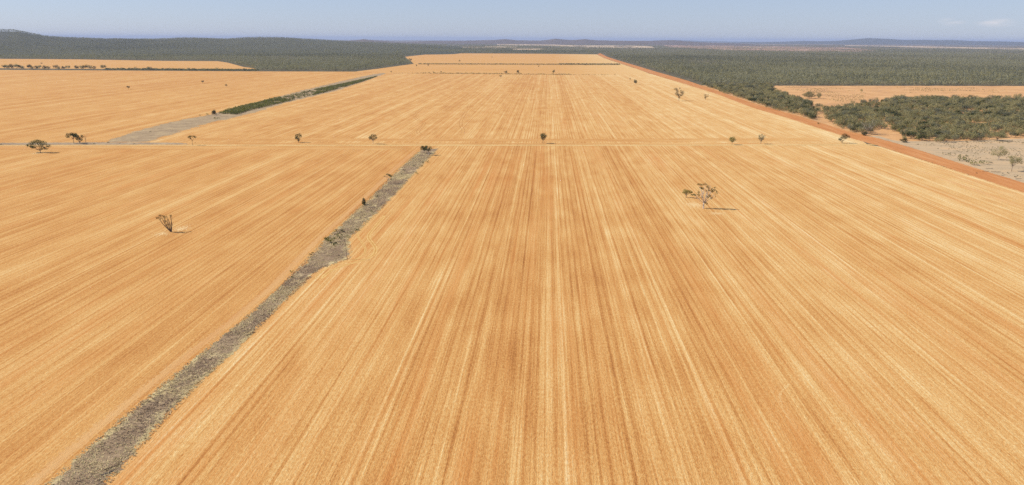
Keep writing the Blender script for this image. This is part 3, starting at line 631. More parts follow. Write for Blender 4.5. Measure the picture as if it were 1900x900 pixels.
bare_tree('white_gum', 'tall white trunked gum with scattered brown green leaf tufts in the near field', 1305, 387, [(-10, 40, .55), (-3, 43, .6), (7, 42, .6), (15, 33, .6), (19, 26, .5), (-9, 28, .5), (10, 21, .5), (2, 30, .6), (-20, 24, .45), (5, 36, .5), (5, 12, .35)], .36, 'pale', 28,
          [(-12, 44, 2.6, 1.1), (-6, 43, 2.6, 1), (0, 45, 1.6, 2), (4, 41, 2.4, 2.2), (-8, 38, 2.4, 1.4), (-4, 36, 2.2, 1.6), (7, 35, 1.6, 2.4), (13, 33, 2.8, 2), (11, 37, 1.4, 1.6), (17, 38.5, 1.6, 1.2), (21, 29, 1.6, 3), (17, 34, 1.8, 1.6),
           (-10, 29, 1.8, 2.4), (-18, 24, 3.4, 1.1), (-23, 25, 1.8, .9), (-9.5, 23.5, 2, 1.8), (-4.5, 20, 1.6, 2.4), (5, 21, 2.6, 1.6), (9, 24, 2.2, 1.6), (13, 19.5, 2, 1.5), (3, 11, 2.6, 1), (6, 9, 1.2, 1.4), (2, 33, 1.5, 1.5), (20, 22, 1, 1)], 'gum', .45, 1.0, 'tree', low=10, fat=1.45)
bare_tree('gum_tree', 'vase shaped sparse dark tree in the middle field at right', 1259.5, 187, [(-7, 21, .8), (0, 22, .5), (6, 17, .8), (8, 13, .6), (-5, 14, .7), (2, 13, .6)], .24, 'brown', 29,
          [(-7, 20.5, 3, 1.8), (-4, 17, 2.4, 2.2), (-4.5, 12.5, 2.6, 2.4), (-1.5, 10, 2.6, 2), (0, 21.5, 1.2, 1.2), (3, 15, 2, 1.6), (6.5, 14, 2.2, 3), (4, 10, 2.4, 1.8), (0.5, 6, 1.8, 2), (2, 18, 1.5, 1)], 'brown', .5, .9, 'tree', low=5)
bare_tree('gum_tree', 'small sparse spindly tree near the red track, right of the vase shaped one', 1309, 185, [(-3, 10, .6), (0, 11, .6), (4, 9, .6), (3, 4, .4)], .2, 'brown', 30, [(0, 6, 2.2, 1.4), (-1, 3.5, 1.6, 1.4), (3.4, 6, 1.3, 1), (-3.5, 8.5, 1, .8), (4, 9, 1, .7), (0, 9, 1, .8)], 'brown', .5, .8, 'tree', low=2)
tree_at('dark_tree', 'compact dark round tree high in the middle field at right', 1179, 156.5, 8.6, ('round', 8, 1.5, 8), 'dark', 'brown', .25, seed=31, leaf=.7, dens=1.2)
tree_at('dark_tree', 'tiny upright dark tree left of the compact round one', 1169, 149, 5, ('round', 3.2, .6, 5), 'dark', 'brown', .2, seed=32, leaf=.6, dens=1.3)
tree_at('dark_tree', 'small wide dark tree alone, leftmost in the upper left field', 238.5, 165.5, 5.5, ('umbrella', 6.5, 1.5, 7), 'dark', 'brown', .2, seed=33, leaf=.6, dens=1.3)
tree_at('dark_tree', 'tiny dark tree in the upper left field, middle one of three', 376.5, 155, 6.2, ('round', 4.5, 1.8, 6), 'dark', 'brown', .2, seed=34, leaf=.6, dens=1.3)
tree_at('dark_tree', 'tiny dark tree in the upper left field, rightmost of three', 419.8, 161.3, 5.5, ('round', 4.5, 1.8, 6), 'dark', 'brown', .2, seed=35, leaf=.6, dens=1.3)
tree_at('dark_tree', 'dark round shrubby tree at the near end of the green strip', 397.5, 213.5, 9.5, ('round', 10, .5, 9), 'dark', 'brown', .22, seed=36, leaf=.55, dens=1.3)
tree_at('dark_tree', 'small tree just this side of the far fence line, left of centre', 929, 144.8, 5.2, ('umbrella', 5, 2, 6), 'gum', 'brown', .2, seed=37, leaf=.7, dens=1.2)
for i, (x, y, h, w, lab) in enumerate([
        (772.5, 124, 5, 3, 'tiny dark tree in the far field, left one beside the forest corner'),
        (794.3, 123.3, 3.6, 3, 'tiny dark tree in the far field, right one beside the forest corner'),
        (938.5, 138, 6.6, 8, 'wide tree on the far fence line, left one of three in the centre'),
        (961, 138, 8.2, 6, 'upright tree on the far fence line, middle one of three in the centre'),
        (1027, 138.6, 9, 6, 'tall tree on the far fence line, right one of three in the centre'),
        (818.5, 135.8, 4.4, 3, 'small dark tree on the far fence line at its left part'),
        (804, 135.6, 3.4, 2, 'thin small tree on the far fence line, left of the dark one'),
        (726, 135.5, 3.6, 3, 'small tree at the left end of the far fence line'),
        (1141, 139.4, 2.6, 2.4, 'tiny bush ending the far fence line at right'),
        (999.5, 124.6, 3.2, 2.6, 'tiny tree in front of the far shrub belt'),
        (852.7, 116, 5, 3, 'tree standing above the left part of the far shrub belt'),
        (912.8, 107.4, 2.4, 2, 'speck of a tree in the farthest field'),
        (859, 100, 1.8, 2, 'speck of a tree at the top edge of the farthest field'),
        (77.3, 118.8, 2.6, 3.6, 'lone small tree in the field behind the left windbreak'),
        (762, 113.5, 5, 6, 'sparse tree on orange earth at the corner of the left forest')]):
    tree_at('distant_tree', lab, x, y, h, ('umbrella' if i % 3 == 1 else 'round', w, h * .2, 6), 'dark' if i % 2 else 'gum', 'brown', .25, seed=50 + i, leaf=.9, dens=1.3)

# ---- windbreak row, far left
WB = [(9, 7), (13.5, 8), (22, 8.5), (31, 8), (37, 7.5), (42.5, 6), (55, 8), (60, 6), (68, 6.5), (74, 6.5), (83, 6.5), (90, 6), (103, 7), (109, 6), (118, 6), (127, 7), (143, 7.5), (152, 7), (159, 8), (167, 8), (176, 6.5), (192, 8)]
ORD = 'first second third fourth fifth sixth seventh eighth ninth tenth eleventh twelfth thirteenth fourteenth fifteenth sixteenth seventeenth eighteenth nineteenth twentieth twenty-first twenty-second'.split()
def wby(x): return 128.4 + (x / 480) * 3.3
for i, (x, h) in enumerate(WB):
    tree_at('windbreak_tree', '%s tree from the left end of the far windbreak row' % ORD[i], x, wby(x) + .1, h * 1.12, ('round' if i % 3 else 'umbrella', h * 1.25, h * .2, 8), 'scrub' if i % 2 else 'dark', 'brown', .25, seed=80 + i, leaf=.9, dens=1.0, group='trees of the far left windbreak')

# ---- instance-source kinds (each one a real tree standing in the scene)
def copy_at(src, x, y, sc, rot, label, cat, group, z=0.0):
    o = src.copy(); C.objects.link(o); o.location = (x, y, z); o.scale = (sc, sc, sc); o.rotation_euler = (0, 0, rot)
    for k_ in ('label', 'category', 'group', 'kind'):
        if k_ in o: del o[k_]
    return tag(o, label, cat, group)
def solid_tree(name, hgt, wid, kind, nclump, leafm, barkm, leaf, dens, seed, fork=1.0, low=.12, tr=.14):
    rng = np.random.default_rng(seed); cl = auto(wid, hgt * low, hgt, nclump, rng, kind)
    V, Fc = limbs(cl[:5], fork, tr, rng); lv, lf = leaves(cl, leaf, dens, rng)
    return mesh_np('trunk', V, Fc, [BARK[barkm]], smooth=True), mesh_np('crown', lv, lf, [LEAF[leafm]])
def put_tree(name, pair, loc, sc, rot, label, cat, group=None):
    root = link(name, None, None, loc); root.scale = sc if isinstance(sc, tuple) else (sc, sc, sc); root.rotation_euler = (0, 0, rot)
    link('trunk', pair[0], root); cr = link('crown', pair[1], root); tag(root, label, cat, group); return cr
WOOD = [solid_tree('scrub_tree', h, w, k_, 9, lm, 'grey', .5, .75, 200 + i, 1.0, .08) for i, (h, w, k_, lm) in enumerate([
    (5.6, 5.6, 'round', 'scrub'), (6.6, 6.2, 'umbrella', 'scrub'), (4.6, 5.4, 'round', 'scrub'), (7.2, 6.0, 'vase', 'scrub'), (6.0, 6.6, 'umbrella', 'grey'), (3.6, 4.6, 'round', 'shrub'), (6.4, 5.2, 'round', 'scrub'), (5.2, 6.4, 'umbrella', 'dark')])]
PINE = [solid_tree('cypress_tree', h, w, k_, 6, lm, 'grey', .95, .75, 230 + i, 1.5, .1) for i, (h, w, k_, lm) in enumerate([
    (9.5, 4.2, 'cone', 'pine'), (8.5, 4.6, 'round', 'pine'), (11.0, 4.6, 'cone', 'pine_dark'), (7.5, 5.0, 'round', 'pine_pale'), (10.0, 5.6, 'vase', 'scrub')])]
SHRUB = [solid_tree('shrub', h, w, 'round', 5, lm, 'brown', .55, .9, 250 + i, .3, 0, .06) for i, (h, w, lm) in enumerate([(1.7, 3.0, 'shrub'), (2.3, 3.2, 'shrub'), (1.2, 2.2, 'dark'), (2.0, 2.8, 'scrub')])]

def in_poly(px, py, poly):
    inside = np.zeros(len(px), bool); n = len(poly)
    for i in range(n):
        x1, y1 = poly[i]; x2, y2 = poly[(i + 1) % n]
        cnd = ((y1 > py) != (y2 > py)) & (px < (x2 - x1) * (py - y1) / ((y2 - y1) if y2 != y1 else 1e-9) + x1)
        inside ^= cnd
    return inside
def scatter(name, label, P, sc, idx, sources, seed=0):
    """one mass of instances: points carry size, turn and kind"""
    rng = np.random.default_rng(seed); n = len(P)
    me = bpy.data.meshes.new(name); me.vertices.add(n); me.vertices.foreach_set('co', np.asarray(P, np.float32).ravel())
    def at(nm, ty, v, key='value'):
        a_ = me.attributes.new(nm, ty, 'POINT'); a_.data.foreach_set(key, np.asarray(v).ravel())
    at('size', 'FLOAT', np.asarray(sc, np.float32)); at('turn', 'FLOAT', rng.uniform(0, 6.28, n).astype(np.float32)); at('pick', 'INT', np.asarray(idx, np.int32))
    o = tag(link(name, me), label, None, None, 'stuff')
    g = bpy.data.node_groups.new(name, 'GeometryNodeTree')
    g.interface.new_socket('Geometry', in_out='INPUT', socket_type='NodeSocketGeometry'); g.interface.new_socket('Geometry', in_out='OUTPUT', socket_type='NodeSocketGeometry')
    gi = g.nodes.new('NodeGroupInput'); go = g.nodes.new('NodeGroupOutput'); ip = g.nodes.new('GeometryNodeInstanceOnPoints'); jn = g.nodes.new('GeometryNodeJoinGeometry')
    for s_o in sources:
        ob = g.nodes.new('GeometryNodeObjectInfo'); ob.inputs['Object'].default_value = s_o; ob.inputs['As Instance'].default_value = True; ob.transform_space = 'ORIGINAL'
        g.links.new(ob.outputs['Geometry'], jn.inputs[0])
    def na(nm, ty):
        a_ = g.nodes.new('GeometryNodeInputNamedAttribute'); a_.data_type = ty; a_.inputs['Name'].default_value = nm; return a_.outputs['Attribute']
    cx = g.nodes.new('ShaderNodeCombineXYZ'); g.links.new(na('turn', 'FLOAT'), cx.inputs[2])
    g.links.new(gi.outputs[0], ip.inputs['Points']); g.links.new(jn.outputs[0], ip.inputs['Instance']); ip.inputs['Pick Instance'].default_value = True
    g.links.new(na('pick', 'INT'), ip.inputs['Instance Index']); g.links.new(cx.outputs[0], ip.inputs['Rotation']); g.links.new(na('size', 'FLOAT'), ip.inputs['Scale'])
    g.links.new(ip.outputs[0], go.inputs[0])
    o.modifiers.new('scatter', 'NODES').node_group = g
    return o
def jitter_grid(x0, x1, y0, y1, s, rng):
    gx, gy = np.meshgrid(np.arange(x0, x1, s), np.arange(y0, y1, s)); gx = gx.ravel() + rng.uniform(-.5, .5, gx.size) * s * .95; gy = gy.ravel() + rng.uniform(-.5, .5, gy.size) * s * .95
    return gx, gy
def vnoise(x, y, f, seed):
    """smooth value noise on numpy arrays"""
    rs_ = np.random.default_rng(seed); T = rs_.random((256, 256)); u = x * f + 1000; v = y * f + 1000
    i = np.floor(u).astype(int); j = np.floor(v).astype(int); a_ = u - i; b_ = v - j; a_ = a_ * a_ * (3 - 2 * a_); b_ = b_ * b_ * (3 - 2 * b_)
    g = lambda p, q: T[p % 256, q % 256]
    return (g(i, j) * (1 - a_) + g(i + 1, j) * a_) * (1 - b_) + (g(i, j + 1) * (1 - a_) + g(i + 1, j + 1) * a_) * b_

# ---- near scrub woodland at right
W1 = [(1305, 160), (1330, 171), (1383, 187), (1435, 204), (1489, 220), (1508, 222.5), (1511, 202), (1500, 192), (1480, 184), (1440, 172), (1427, 160)]
W2 = [(1516, 199), (1522, 212), (1548, 231), (1574, 242), (1603, 247), (1620, 245), (1636, 241), (1638, 226), (1646, 226), (1655, 244), (1672, 261.5), (1767, 261.5), (1867, 257.5), (1900, 256.5), (2300, 250), (2300, 190), (1900, 188), (1867, 187), (1667, 184), (1655, 191), (1613, 196), (1560, 202)]
rng = np.random.default_rng(7)
gx, gy = jitter_grid(150, 1100, 500, 1500, 6.1, rng); P = np.stack([gx, gy, np.zeros_like(gx)], 1); px, py = project(P)
wx = (vnoise(gx, gy, .045, 91) - .5) * 34; wy = (vnoise(gx, gy, .05, 92) - .5) * 7 + rng.normal(0, 1.1, len(gx))
w1 = in_poly(px + wx * .5, py + wy * .5, W1); w2 = in_poly(px + wx, py + wy, W2)
stay_off = in_poly(px, py, [(1100, 99), (1209, 133.5), (1276, 150), (1345, 174), (1410, 196), (1480, 215), (1575, 244), (1640, 258), (1700, 275), (1900, 340), (1900, 400), (1100, 400)]); w1 &= ~stay_off; w2 &= ~stay_off; keep = (w1 | w2)
keep &= ~((vnoise(gx, gy, .035, 3) < .2)) & (rng.random(len(gx)) < .88)
P, px, py, w1 = P[keep], px[keep], py[keep], w1[keep]
order = np.argsort(-py); inframe = (px > 0) & (px < 1905)
chosen = [i for i in order if inframe[i]][:285]
cs = set(chosen); rest = np.array([i for i in range(len(P)) if i not in cs])
srcs = []
def pick_kind(i): 
    return int(rng.integers(0, len(WOOD)))
for n_, i in enumerate(chosen):
    k_ = n_ if n_ < len(WOOD) else pick_kind(i)
    front = py[i] > 250 or (1516 < px[i] < 1560 and py[i] > 228)
    zone = ('left of the bare notch' if px[i] < 1640 else 'right of the bare notch' if px[i] < 1720 else 'above the paddock centre' if px[i] < 1800 else 'toward the picture edge')
    if w1[i]: lab, grp = 'scrub tree in the woodland patch between red track and orange paddock', 'scrub trees of the left woodland patch'
    elif front: lab, grp = 'bushy scrub tree fronting the right woodland, ' + zone, 'front scrub trees ' + zone
    else: lab, grp = 'scrub tree inside the right woodland, ' + zone, 'inner scrub trees ' + zone
    o = put_tree('scrub_tree', WOOD[k_], (P[i, 0], P[i, 1], 0), rng.uniform(.9, 1.45), rng.uniform(0, 6.28), lab, 'tree', grp)
    if n_ < len(WOOD): srcs.append(o)
scatter('woodland', 'mass of grey green scrub woodland behind the nearest trees at right', P[rest], rng.uniform(.85, 1.5, len(rest)), rng.integers(0, len(WOOD), len(rest)), srcs, 1)

# ---- the big forests
LOW = [(-700, 104), (-500, 105.5), (0, 108.6), (150, 109.8), (300, 112.4), (404, 113), (421, 115.6), (453, 124), (480, 131.8), (653, 132.6), (702, 126.6), (764, 118), (756, 112), (747, 105), (812, 98.3), (1000, 99.2), (1110, 100)]
LOWR = [(1117, 98.5), (1130, 105), (1158, 113.5), (1190, 122.6), (1220, 131.5), (1280, 148), (1306, 158), (1427, 159.3), (1900, 159.8), (2600, 159)]
rng = np.random.default_rng(9)
def ring_points(r0, r1, s, rng):
    n = int((r1 * r1 - r0 * r0) / 2 * 1.62 / (s * s)); r = np.sqrt(rng.uniform(r0 * r0, r1 * r1, n)); a_ = rng.uniform(-.81, .81, n) + R(YAW)
    return -np.sin(a_) * r, np.cos(a_) * r
X_, Y_ = [], []
for r0, r1, s in ((1150, 1900, 6.8), (1900, 2800, 8), (2800, 4200, 10), (4200, 6500, 15), (6500, 9800, 24), (9800, 15000, 40)):
    a_, b_ = ring_points(r0, r1, s, rng); X_.append(a_); Y_.append(b_)
X_ = np.concatenate(X_); Y_ = np.concatenate(Y_); P = np.stack([X_, Y_, np.zeros_like(X_)], 1); px, py = project(P)
up = in_poly(px, py, LOW + LOWR + [(2600, 60), (-700, 60)])
r_ = np.hypot(X_, Y_)
CLEAR = [[(922, 81.7), (1008, 82), (1068, 84), (1150, 84.3), (1209, 86), (1215, 89.5), (1150, 89.5), (1071, 88), (1025, 85.8), (972, 84.5), (922, 84)],
         [(949, 91), (992, 90.4), (1014, 91.5), (992, 94), (950, 93.4)], [(1568, 83.8), (1663, 85.2), (1780, 87.4), (1900, 89.6), (2100, 92), (2100, 94.5), (1900, 92.2), (1780, 90), (1720, 89.6), (1663, 86.8), (1568, 85.2)],
         [(-60, 90.4), (12, 91), (27, 92.4), (10, 94.6), (-60, 94.6)], [(1225, 82), (1380, 85), (1470, 86.5), (1571, 88.6), (1631, 94), (1570, 96.5), (1458, 95.2), (1357, 93.5), (1240, 88)],
         [(820, 86), (900, 86.8), (960, 86.2), (960, 89.2), (900, 89.2), (820, 88.4)]]
dn = vnoise(X_, Y_, .0016, 21) * .6 + vnoise(X_, Y_, .006, 22) * .4
keep = up & ((dn > .17) | (rng.random(len(X_)) < .35))
keep &= ~((r_ > 5600) & (px > 830) & (vnoise(X_, Y_, .0009, 71) * .5 + vnoise(X_, Y_, .004, 72) * .5 < .30 + .2 * np.clip((r_ - 5600) / 5000, 0, 1)) & (rng.random(len(X_)) < .85))
for cidx, cp in enumerate(CLEAR):
    ic = in_poly(px, py, cp); keep &= ~(ic & (rng.random(len(X_)) < (.6 if cidx in (4, 5) else .9)))
zz = ridge_height(X_, Y_); P[:, 2] = np.maximum(zz - .4, 0)
hs = .8 + .45 * vnoise(X_, Y_, .02, 5) + .25 * (vnoise(X_, Y_, .0016, 6) - .5); hs = hs * rng.uniform(.7, 1.45, len(X_)) * np.where(r_ > 6500, 1.15, 1.0)
left = px < 960
edge_src = []
for i, (x, y) in enumerate([(752, 113.2), (757, 114.6), (761, 116.2), (764.5, 117.4), (751, 109.5)]):
    p_ = ground(x, y); edge_src.append(put_tree('cypress_tree', PINE[i], p_, 1.0, i, '%s cypress tree from the left at the orange earth corner of the left forest' % ('second', 'third', 'fourth', 'fifth', 'first')[i], 'tree', 'cypress trees at the forest corner'))
for nm, lab, msk in (('forest', 'dense grey green forest covering the left distance up to the ridge', left), ('forest', 'dense grey green cypress forest covering the right distance', ~left)):
    m_ = keep & msk; n = int(m_.sum())
    tn_ = vnoise(X_[m_], Y_[m_], .0011, 61) * .5 + vnoise(X_[m_], Y_[m_], .004, 62) * .3 + rng.random(n) * .45
    pk = np.where(tn_ < .48, 2, np.where(tn_ > .78, 3, rng.integers(0, 2, n))); pk = np.where(rng.random(n) < .12, 4, pk)
    scatter(nm, lab, P[m_], hs[m_], pk, edge_src, 2)
print('forest trees', int(keep.sum()), 'woodland', len(rest))

# ---- belt of low trees closing the left windbreak, and the far shrub belts
rng = np.random.default_rng(31)
def belt(poly, s, x0, x1, y0, y1, dens=1.0, seed=0):
    r2 = np.random.default_rng(seed); gx, gy = jitter_grid(x0, x1, y0, y1, s, r2); P = np.stack([gx, gy, np.zeros_like(gx)], 1); px, py = project(P)
    k_ = in_poly(px, py, poly) & (r2.random(len(gx)) < dens); return P[k_], px[k_], py[k_]
P1, _, _ = belt([(196, 128.8), (480, 130.4), (480, 132.2), (440, 131.9), (196, 130.1)], 5.5, -1700, -200, 1500, 2600, .9, 1)
scatter('tree_belt', 'dense belt of low dark trees closing the far left windbreak', P1, rng.uniform(.55, 1.0, len(P1)), rng.integers(0, len(WOOD), len(P1)), srcs, 3)
P1, px1, _ = belt([(776, 118.2), (1150, 119.6), (1150, 121.2), (776, 119.9)], 6.0, -700, 500, 1900, 3400, .8, 2)
scatter('shrub_belt', 'long dark belt of shrubs crossing the far field', P1, np.where(px1 > 1038, .8, .5) * rng.uniform(.7, 1.1, len(P1)), rng.integers(0, len(WOOD), len(P1)), srcs, 4)
for i, x in enumerate([1041, 1046, 1050, 1057, 1065, 1080, 1084, 1088, 1104, 1118, 1128, 1134, 1140]):
    p_ = ground(x, 120.4 + (x - 950) * .003); sc_ = rng.uniform(.85, 1.25)
    put_tree('cypress_tree', PINE[i % 5], p_, (sc_ * 1.3, sc_ * 1.3, sc_), i, '%s upright tree from the left in the right part of the far shrub belt' % ORD[i], 'tree', 'upright trees in the far shrub belt')
for i, (x, h) in enumerate([(251, 1.35), (275, 1.5), (279, 1.5), (284, 1.2), (351, 1.2), (361, 1.0), (385, 1.1), (403, 1.35), (423, .95), (453, 1.3)]):
    p_ = ground(x, wby(x) + .3); put_tree('scrub_tree', WOOD[(3, 1, 4, 0, 3, 1, 6, 3, 1, 0)[i]], p_, h * 1.15, i, '%s taller tree from the left, rising above the closed part of the windbreak' % ORD[i], 'tree', 'taller trees in the windbreak belt')

# ---- green shrubs in the far strip
poly_s = [(404, 211), (440, 200), (480, 190.5), (520, 179), (560, 169), (600, 158), (645, 148), (690, 138.6), (714, 135), (717, 136.8), (700, 142), (672, 152), (640, 161.5), (590, 175), (545, 186), (520, 192), (470, 204), (440, 213)]
Pq, pxq, pyq = belt(poly_s, 2.6, -420, -150, 700, 2000, 1.0, 5)
dq = vnoise(Pq[:, 0], Pq[:, 1], .035, 8)
bare = in_poly(pxq, pyq, [(515, 181), (545, 175), (590, 168), (575, 182), (540, 187)])
kq = (dq > .2 + .12 * (rng.random(len(Pq)) - .5)) & ~(bare & (rng.random(len(Pq)) < .8)); Pq = Pq[kq]
sh_src = []
SH = [(400, 221.5, 1.5, 0, 'low bright green shrub near the foot of the green strip, left one'), (405.5, 221, 1.2, 3, 'low green shrub near the foot of the green strip, right one'),
      (371, 214.5, .9, 2, 'small dark shrub on the rim of the pale strip'), (385, 213.5, 1.0, 1, 'dark shrub just left of the round shrubby tree')]
for x, y, s_c, k_, lab in SH:
    o = link('shrub', SHRUB[k_][1], None, ground(x, y)); o.scale = (s_c * 1.3, s_c, s_c); tag(o, lab, 'shrub'); sh_src.append(o)
scatter('shrubbery', 'thick green shrubbery filling the far grass strip', Pq, rng.uniform(.8, 1.5, len(Pq)), rng.choice([0, 0, 0, 1, 1, 2, 3], len(Pq)), sh_src, 6)
# patches of low green growth on the orange paddock
Pg, pxg, pyg = belt([(1440, 161), (1900, 161), (2000, 186), (1660, 179), (1560, 190), (1490, 176)], 6, 100, 1200, 600, 1700, 1.0, 9)
dg = vnoise(Pg[:, 0], Pg[:, 1], .035, 18) * .6 + vnoise(Pg[:, 0], Pg[:, 1], .012, 19) * .4; Pg = Pg[dg > .62]
scatter('ground_cover', 'scattered low green growth on the orange paddock', Pg * np.array([1, 1, 1]), rng.uniform(.35, .7, len(Pg)), rng.integers(0, 4, len(Pg)), sh_src, 7)

# dry bushes and clumps on the pale paddock
dry = [solid_tree('dry_bush', h, w, 'round', 4, lm, 'brown', .4, .8, 300 + i, .3, 0, .05)[1] for i, (h, w, lm) in enumerate([(.8, 1.6, 'brown'), (.6, 1.2, 'grey'), (1.0, 1.5, 'scrub')])]
dsrc = []
for (x, y, lab), me_ in zip([(1812, 322, 'dry brown bush among the logs of the pale paddock'), (1740, 276, 'pale grey bush near the track in the pale paddock'), (1895, 300, 'olive bush at the right edge of the pale paddock')], dry):
    o = tag(link('dry_bush', me_, None, ground(x, y)), lab, 'shrub'); dsrc.append(o)
Pd, pxd, pyd = belt([(1680, 268), (1780, 264), (1900, 260), (2100, 262), (2100, 400), (1900, 332), (1800, 303)], 3.4, 150, 500, 300, 720, 1.0, 19)
dd = vnoise(Pd[:, 0], Pd[:, 1], .05, 28) * .6 + vnoise(Pd[:, 0], Pd[:, 1], .2, 29) * .4; Pd = Pd[dd > .52]
scatter('ground_cover', 'low dry clumps dotting the pale paddock', Pd, rng.uniform(.35, 1.0, len(Pd)), rng.integers(0, 3, len(Pd)), dsrc, 8)

# ---- individual shrubs
SH2 = [(613, 449, 1.7, 0, 'wide yellow green shrub mound in the strip left of the pole'), (607, 446, 1.1, 0, 'small green shrub at the left foot of the wide mound'), (629, 441, 1.2, 3, 'low shrub right of the wide green mound'),
       (621.5, 454.5, 1.1, 2, 'dark low shrub just below the wide green mound'), (635, 430, 1.0, 2, 'dark shrub above the wide green mound in the strip'), (622, 430, .7, 0, 'tiny round green shrub on the left rim of the strip'),
       (663, 428, .9, 2, 'dark shrub on the right rim of the strip above the pole'), (644, 440, .7, 3, 'small shrub just behind the utility pole'), (652, 433, .6, 3, 'small grey shrub between the pole and the rim shrub'),
       (576, 473, .6, 2, 'small dark shrub in the strip below the bulge, upper one'), (580, 470, .45, 2, 'tiny dark shrub beside the upper small one below the bulge'), (541, 505, .6, 0, 'small green shrub in the strip, left of the fallen straw'), (542, 515, .55, 2, 'small dark shrub in the lower middle strip'),
       (785, 302, .8, 2, 'small dark shrub below the two touching trees, left'), (793, 301.5, .9, 3, 'small grey shrub below the two touching trees, right'), (783, 309, .8, 2, 'dark shrub in the upper strip, second below the trees'),
       (768, 309, .8, 2, 'dark shrub left of centre in the upper strip'), (774, 323, .9, 0, 'green shrub on the right rim of the upper strip'), (750, 317, .8, 2, 'dark shrub on the left rim of the upper strip'), (745, 323, .6, 2, 'tiny dark shrub inside the upper strip left rim'),
       (690, 394, .7, 0, 'small green shrub below the cone shaped tree'), (700, 365, .7, 2, 'dark shrub between the sparse tree and the cone tree'),
       (1760, 288, .9, 3, 'tiny isolated shrub in the pale paddock, leftmost'), (1785, 299, 2.3, 3, 'tall grey green shrub in the pale paddock, left of the low row'), (1794, 301, 1.5, 3, 'shrub leaning on the tall one in the pale paddock'),
       (1804, 306, 1.7, 1, 'low shrub row in the pale paddock, first from left'), (1811, 307, 1.4, 3, 'low shrub row in the pale paddock, second from left'), (1820, 304, 1.3, 1, 'low shrub row in the pale paddock, third from left'), (1829, 305, 1.5, 3, 'low shrub row in the pale paddock, fourth from left'), (1838, 303, 1.1, 2, 'low shrub row in the pale paddock, last at right'),
       (1884, 329, .8, 2, 'small dark shrub in the lower pale paddock at far right'), (1860, 322, .5, 2, 'tiny dark shrub under the two paddock trees'), (1519, 230.5, 1.3, 0, 'bright green shrub on the orange clearing beside the red track'), (1793, 264, 1.2, 2, 'small shrub standing just outside the near woodland edge'),
       (175, 267.5, .8, 2, 'small dark shrub on the grey verge at left'), (201, 265.5, .9, 2, 'dark shrub where the verge meets the pale strip'), (249, 268, .8, 2, 'dark shrub on the verge under the pale strip'), (222, 266.5, .6, 2, 'tiny shrub on the verge under the pale strip'),
       (2.5, 269, 1.0, 2, 'dark shrub on the verge at the left picture edge'), (362.5, 265.5, .5, 2, 'tiny shrub right of the flat topped sapling'), (279, 245, .8, 2, 'lone dark shrub in the middle of the pale strip')]
for x, y, s_c, k_, lab in SH2:
    o = link('shrub', SHRUB[k_][1], None, ground(x, y)); o.scale = (s_c * 1.15, s_c, s_c * (1.0 if s_c < 2 else 1.15)); o.rotation_euler = (0, 0, x % 6); tag(o, lab, 'shrub')
# plant at the bottom of the strip
tree_at('shrub', 'small upright leafy plant near the bottom of the dark strip', 215, 857, 11, [(0, 6, 1.6, 3), (2, 8.5, 1.1, 2), (-1.5, 4, 1.3, 2)], 'shrub', 'brown', .02, fork=1, seed=401, leaf=.14, dens=.8, cat='shrub')
# trees in the pale paddock and at the wood's edge
tree_at('gum_tree', 'pale green open tree in the pale paddock at far right', 1852.5, 296.5, 24, [(-12, 11, 5.5, 3), (-8, 15.5, 5.5, 3.5), (0, 16, 6, 4), (8, 15.5, 5.5, 3.5), (11, 12, 4.5, 3), (3, 11, 5.5, 3), (-4, 10, 5, 2.6), (3, 22, 4.5, 2.5), (-2, 20, 3, 2)], 'scrub', 'pale', .2, fork=6, seed=402, dens=.9)
tree_at('gum_tree', 'dark round tree on a leaning trunk near the right picture edge', 1877, 318, 28, [(-6, 20, 5, 4), (0, 24, 6, 3.5), (7, 23, 5.5, 3.5), (11, 20, 4.5, 3.6), (3, 18, 6.5, 4), (12, 16.5, 3.5, 3), (1, 14, 4, 3), (-5, 25, 3.5, 2)], 'scrub', 'brown', .16, fork=10, seed=403, dens=1.1)
tree_at('gum_tree', 'large grey twiggy tree standing out from the near woodland edge', 1610, 249, 26, ('vase', 34, 3, 14), 'grey', 'pale', .3, fork=4, seed=404, dens=.55, twigs=3)
tree_at('shrub', 'dark low bush at the foot of the large grey tree', 1603, 251.5, 8, ('round', 13, 0, 7), 'dark', 'brown', .1, seed=405, dens=1.2, cat='shrub')
tree_at('shrub', 'dark low bush at the left corner of the near woodland', 1676, 264, 8, ('round', 15, 0, 7), 'dark', 'brown', .1, seed=406, dens=1.2, cat='shrub')
tree_at('gum_tree', 'dark spreading tree on bare ground at the woodland corner near the right', 1850, 261, 15, ('umbrella', 28, 2, 12), 'scrub', 'brown', .2, fork=3, seed=407, dens=1.1)
tree_at('gum_tree', 'big rounded tree on the orange paddock, left one of two', 1501, 182.5, 12.5, ('round', 22, 1, 11), 'scrub', 'grey', .3, fork=2, seed=408, dens=1.1, leaf=.6)
tree_at('gum_tree', 'smaller rounded tree on the orange paddock, right one of two', 1519, 182.5, 11, ('round', 10, 1, 8), 'scrub', 'grey', .25, fork=2, seed=409, dens=1.1, leaf=.6)
tree_at('gum_tree', 'isolated rounded tree above the woodland at the right picture edge', 1887, 186, 12, ('round', 14, 1, 9), 'scrub', 'grey', .25, fork=2, seed=410, dens=1.1, leaf=.6)
tree_at('shrub', 'upright shrub alone in the middle of the orange paddock', 1598, 170.5, 6, ('round', 5, 0, 6), 'shrub', 'grey', .15, seed=411, dens=1.2, leaf=.6, cat='shrub')

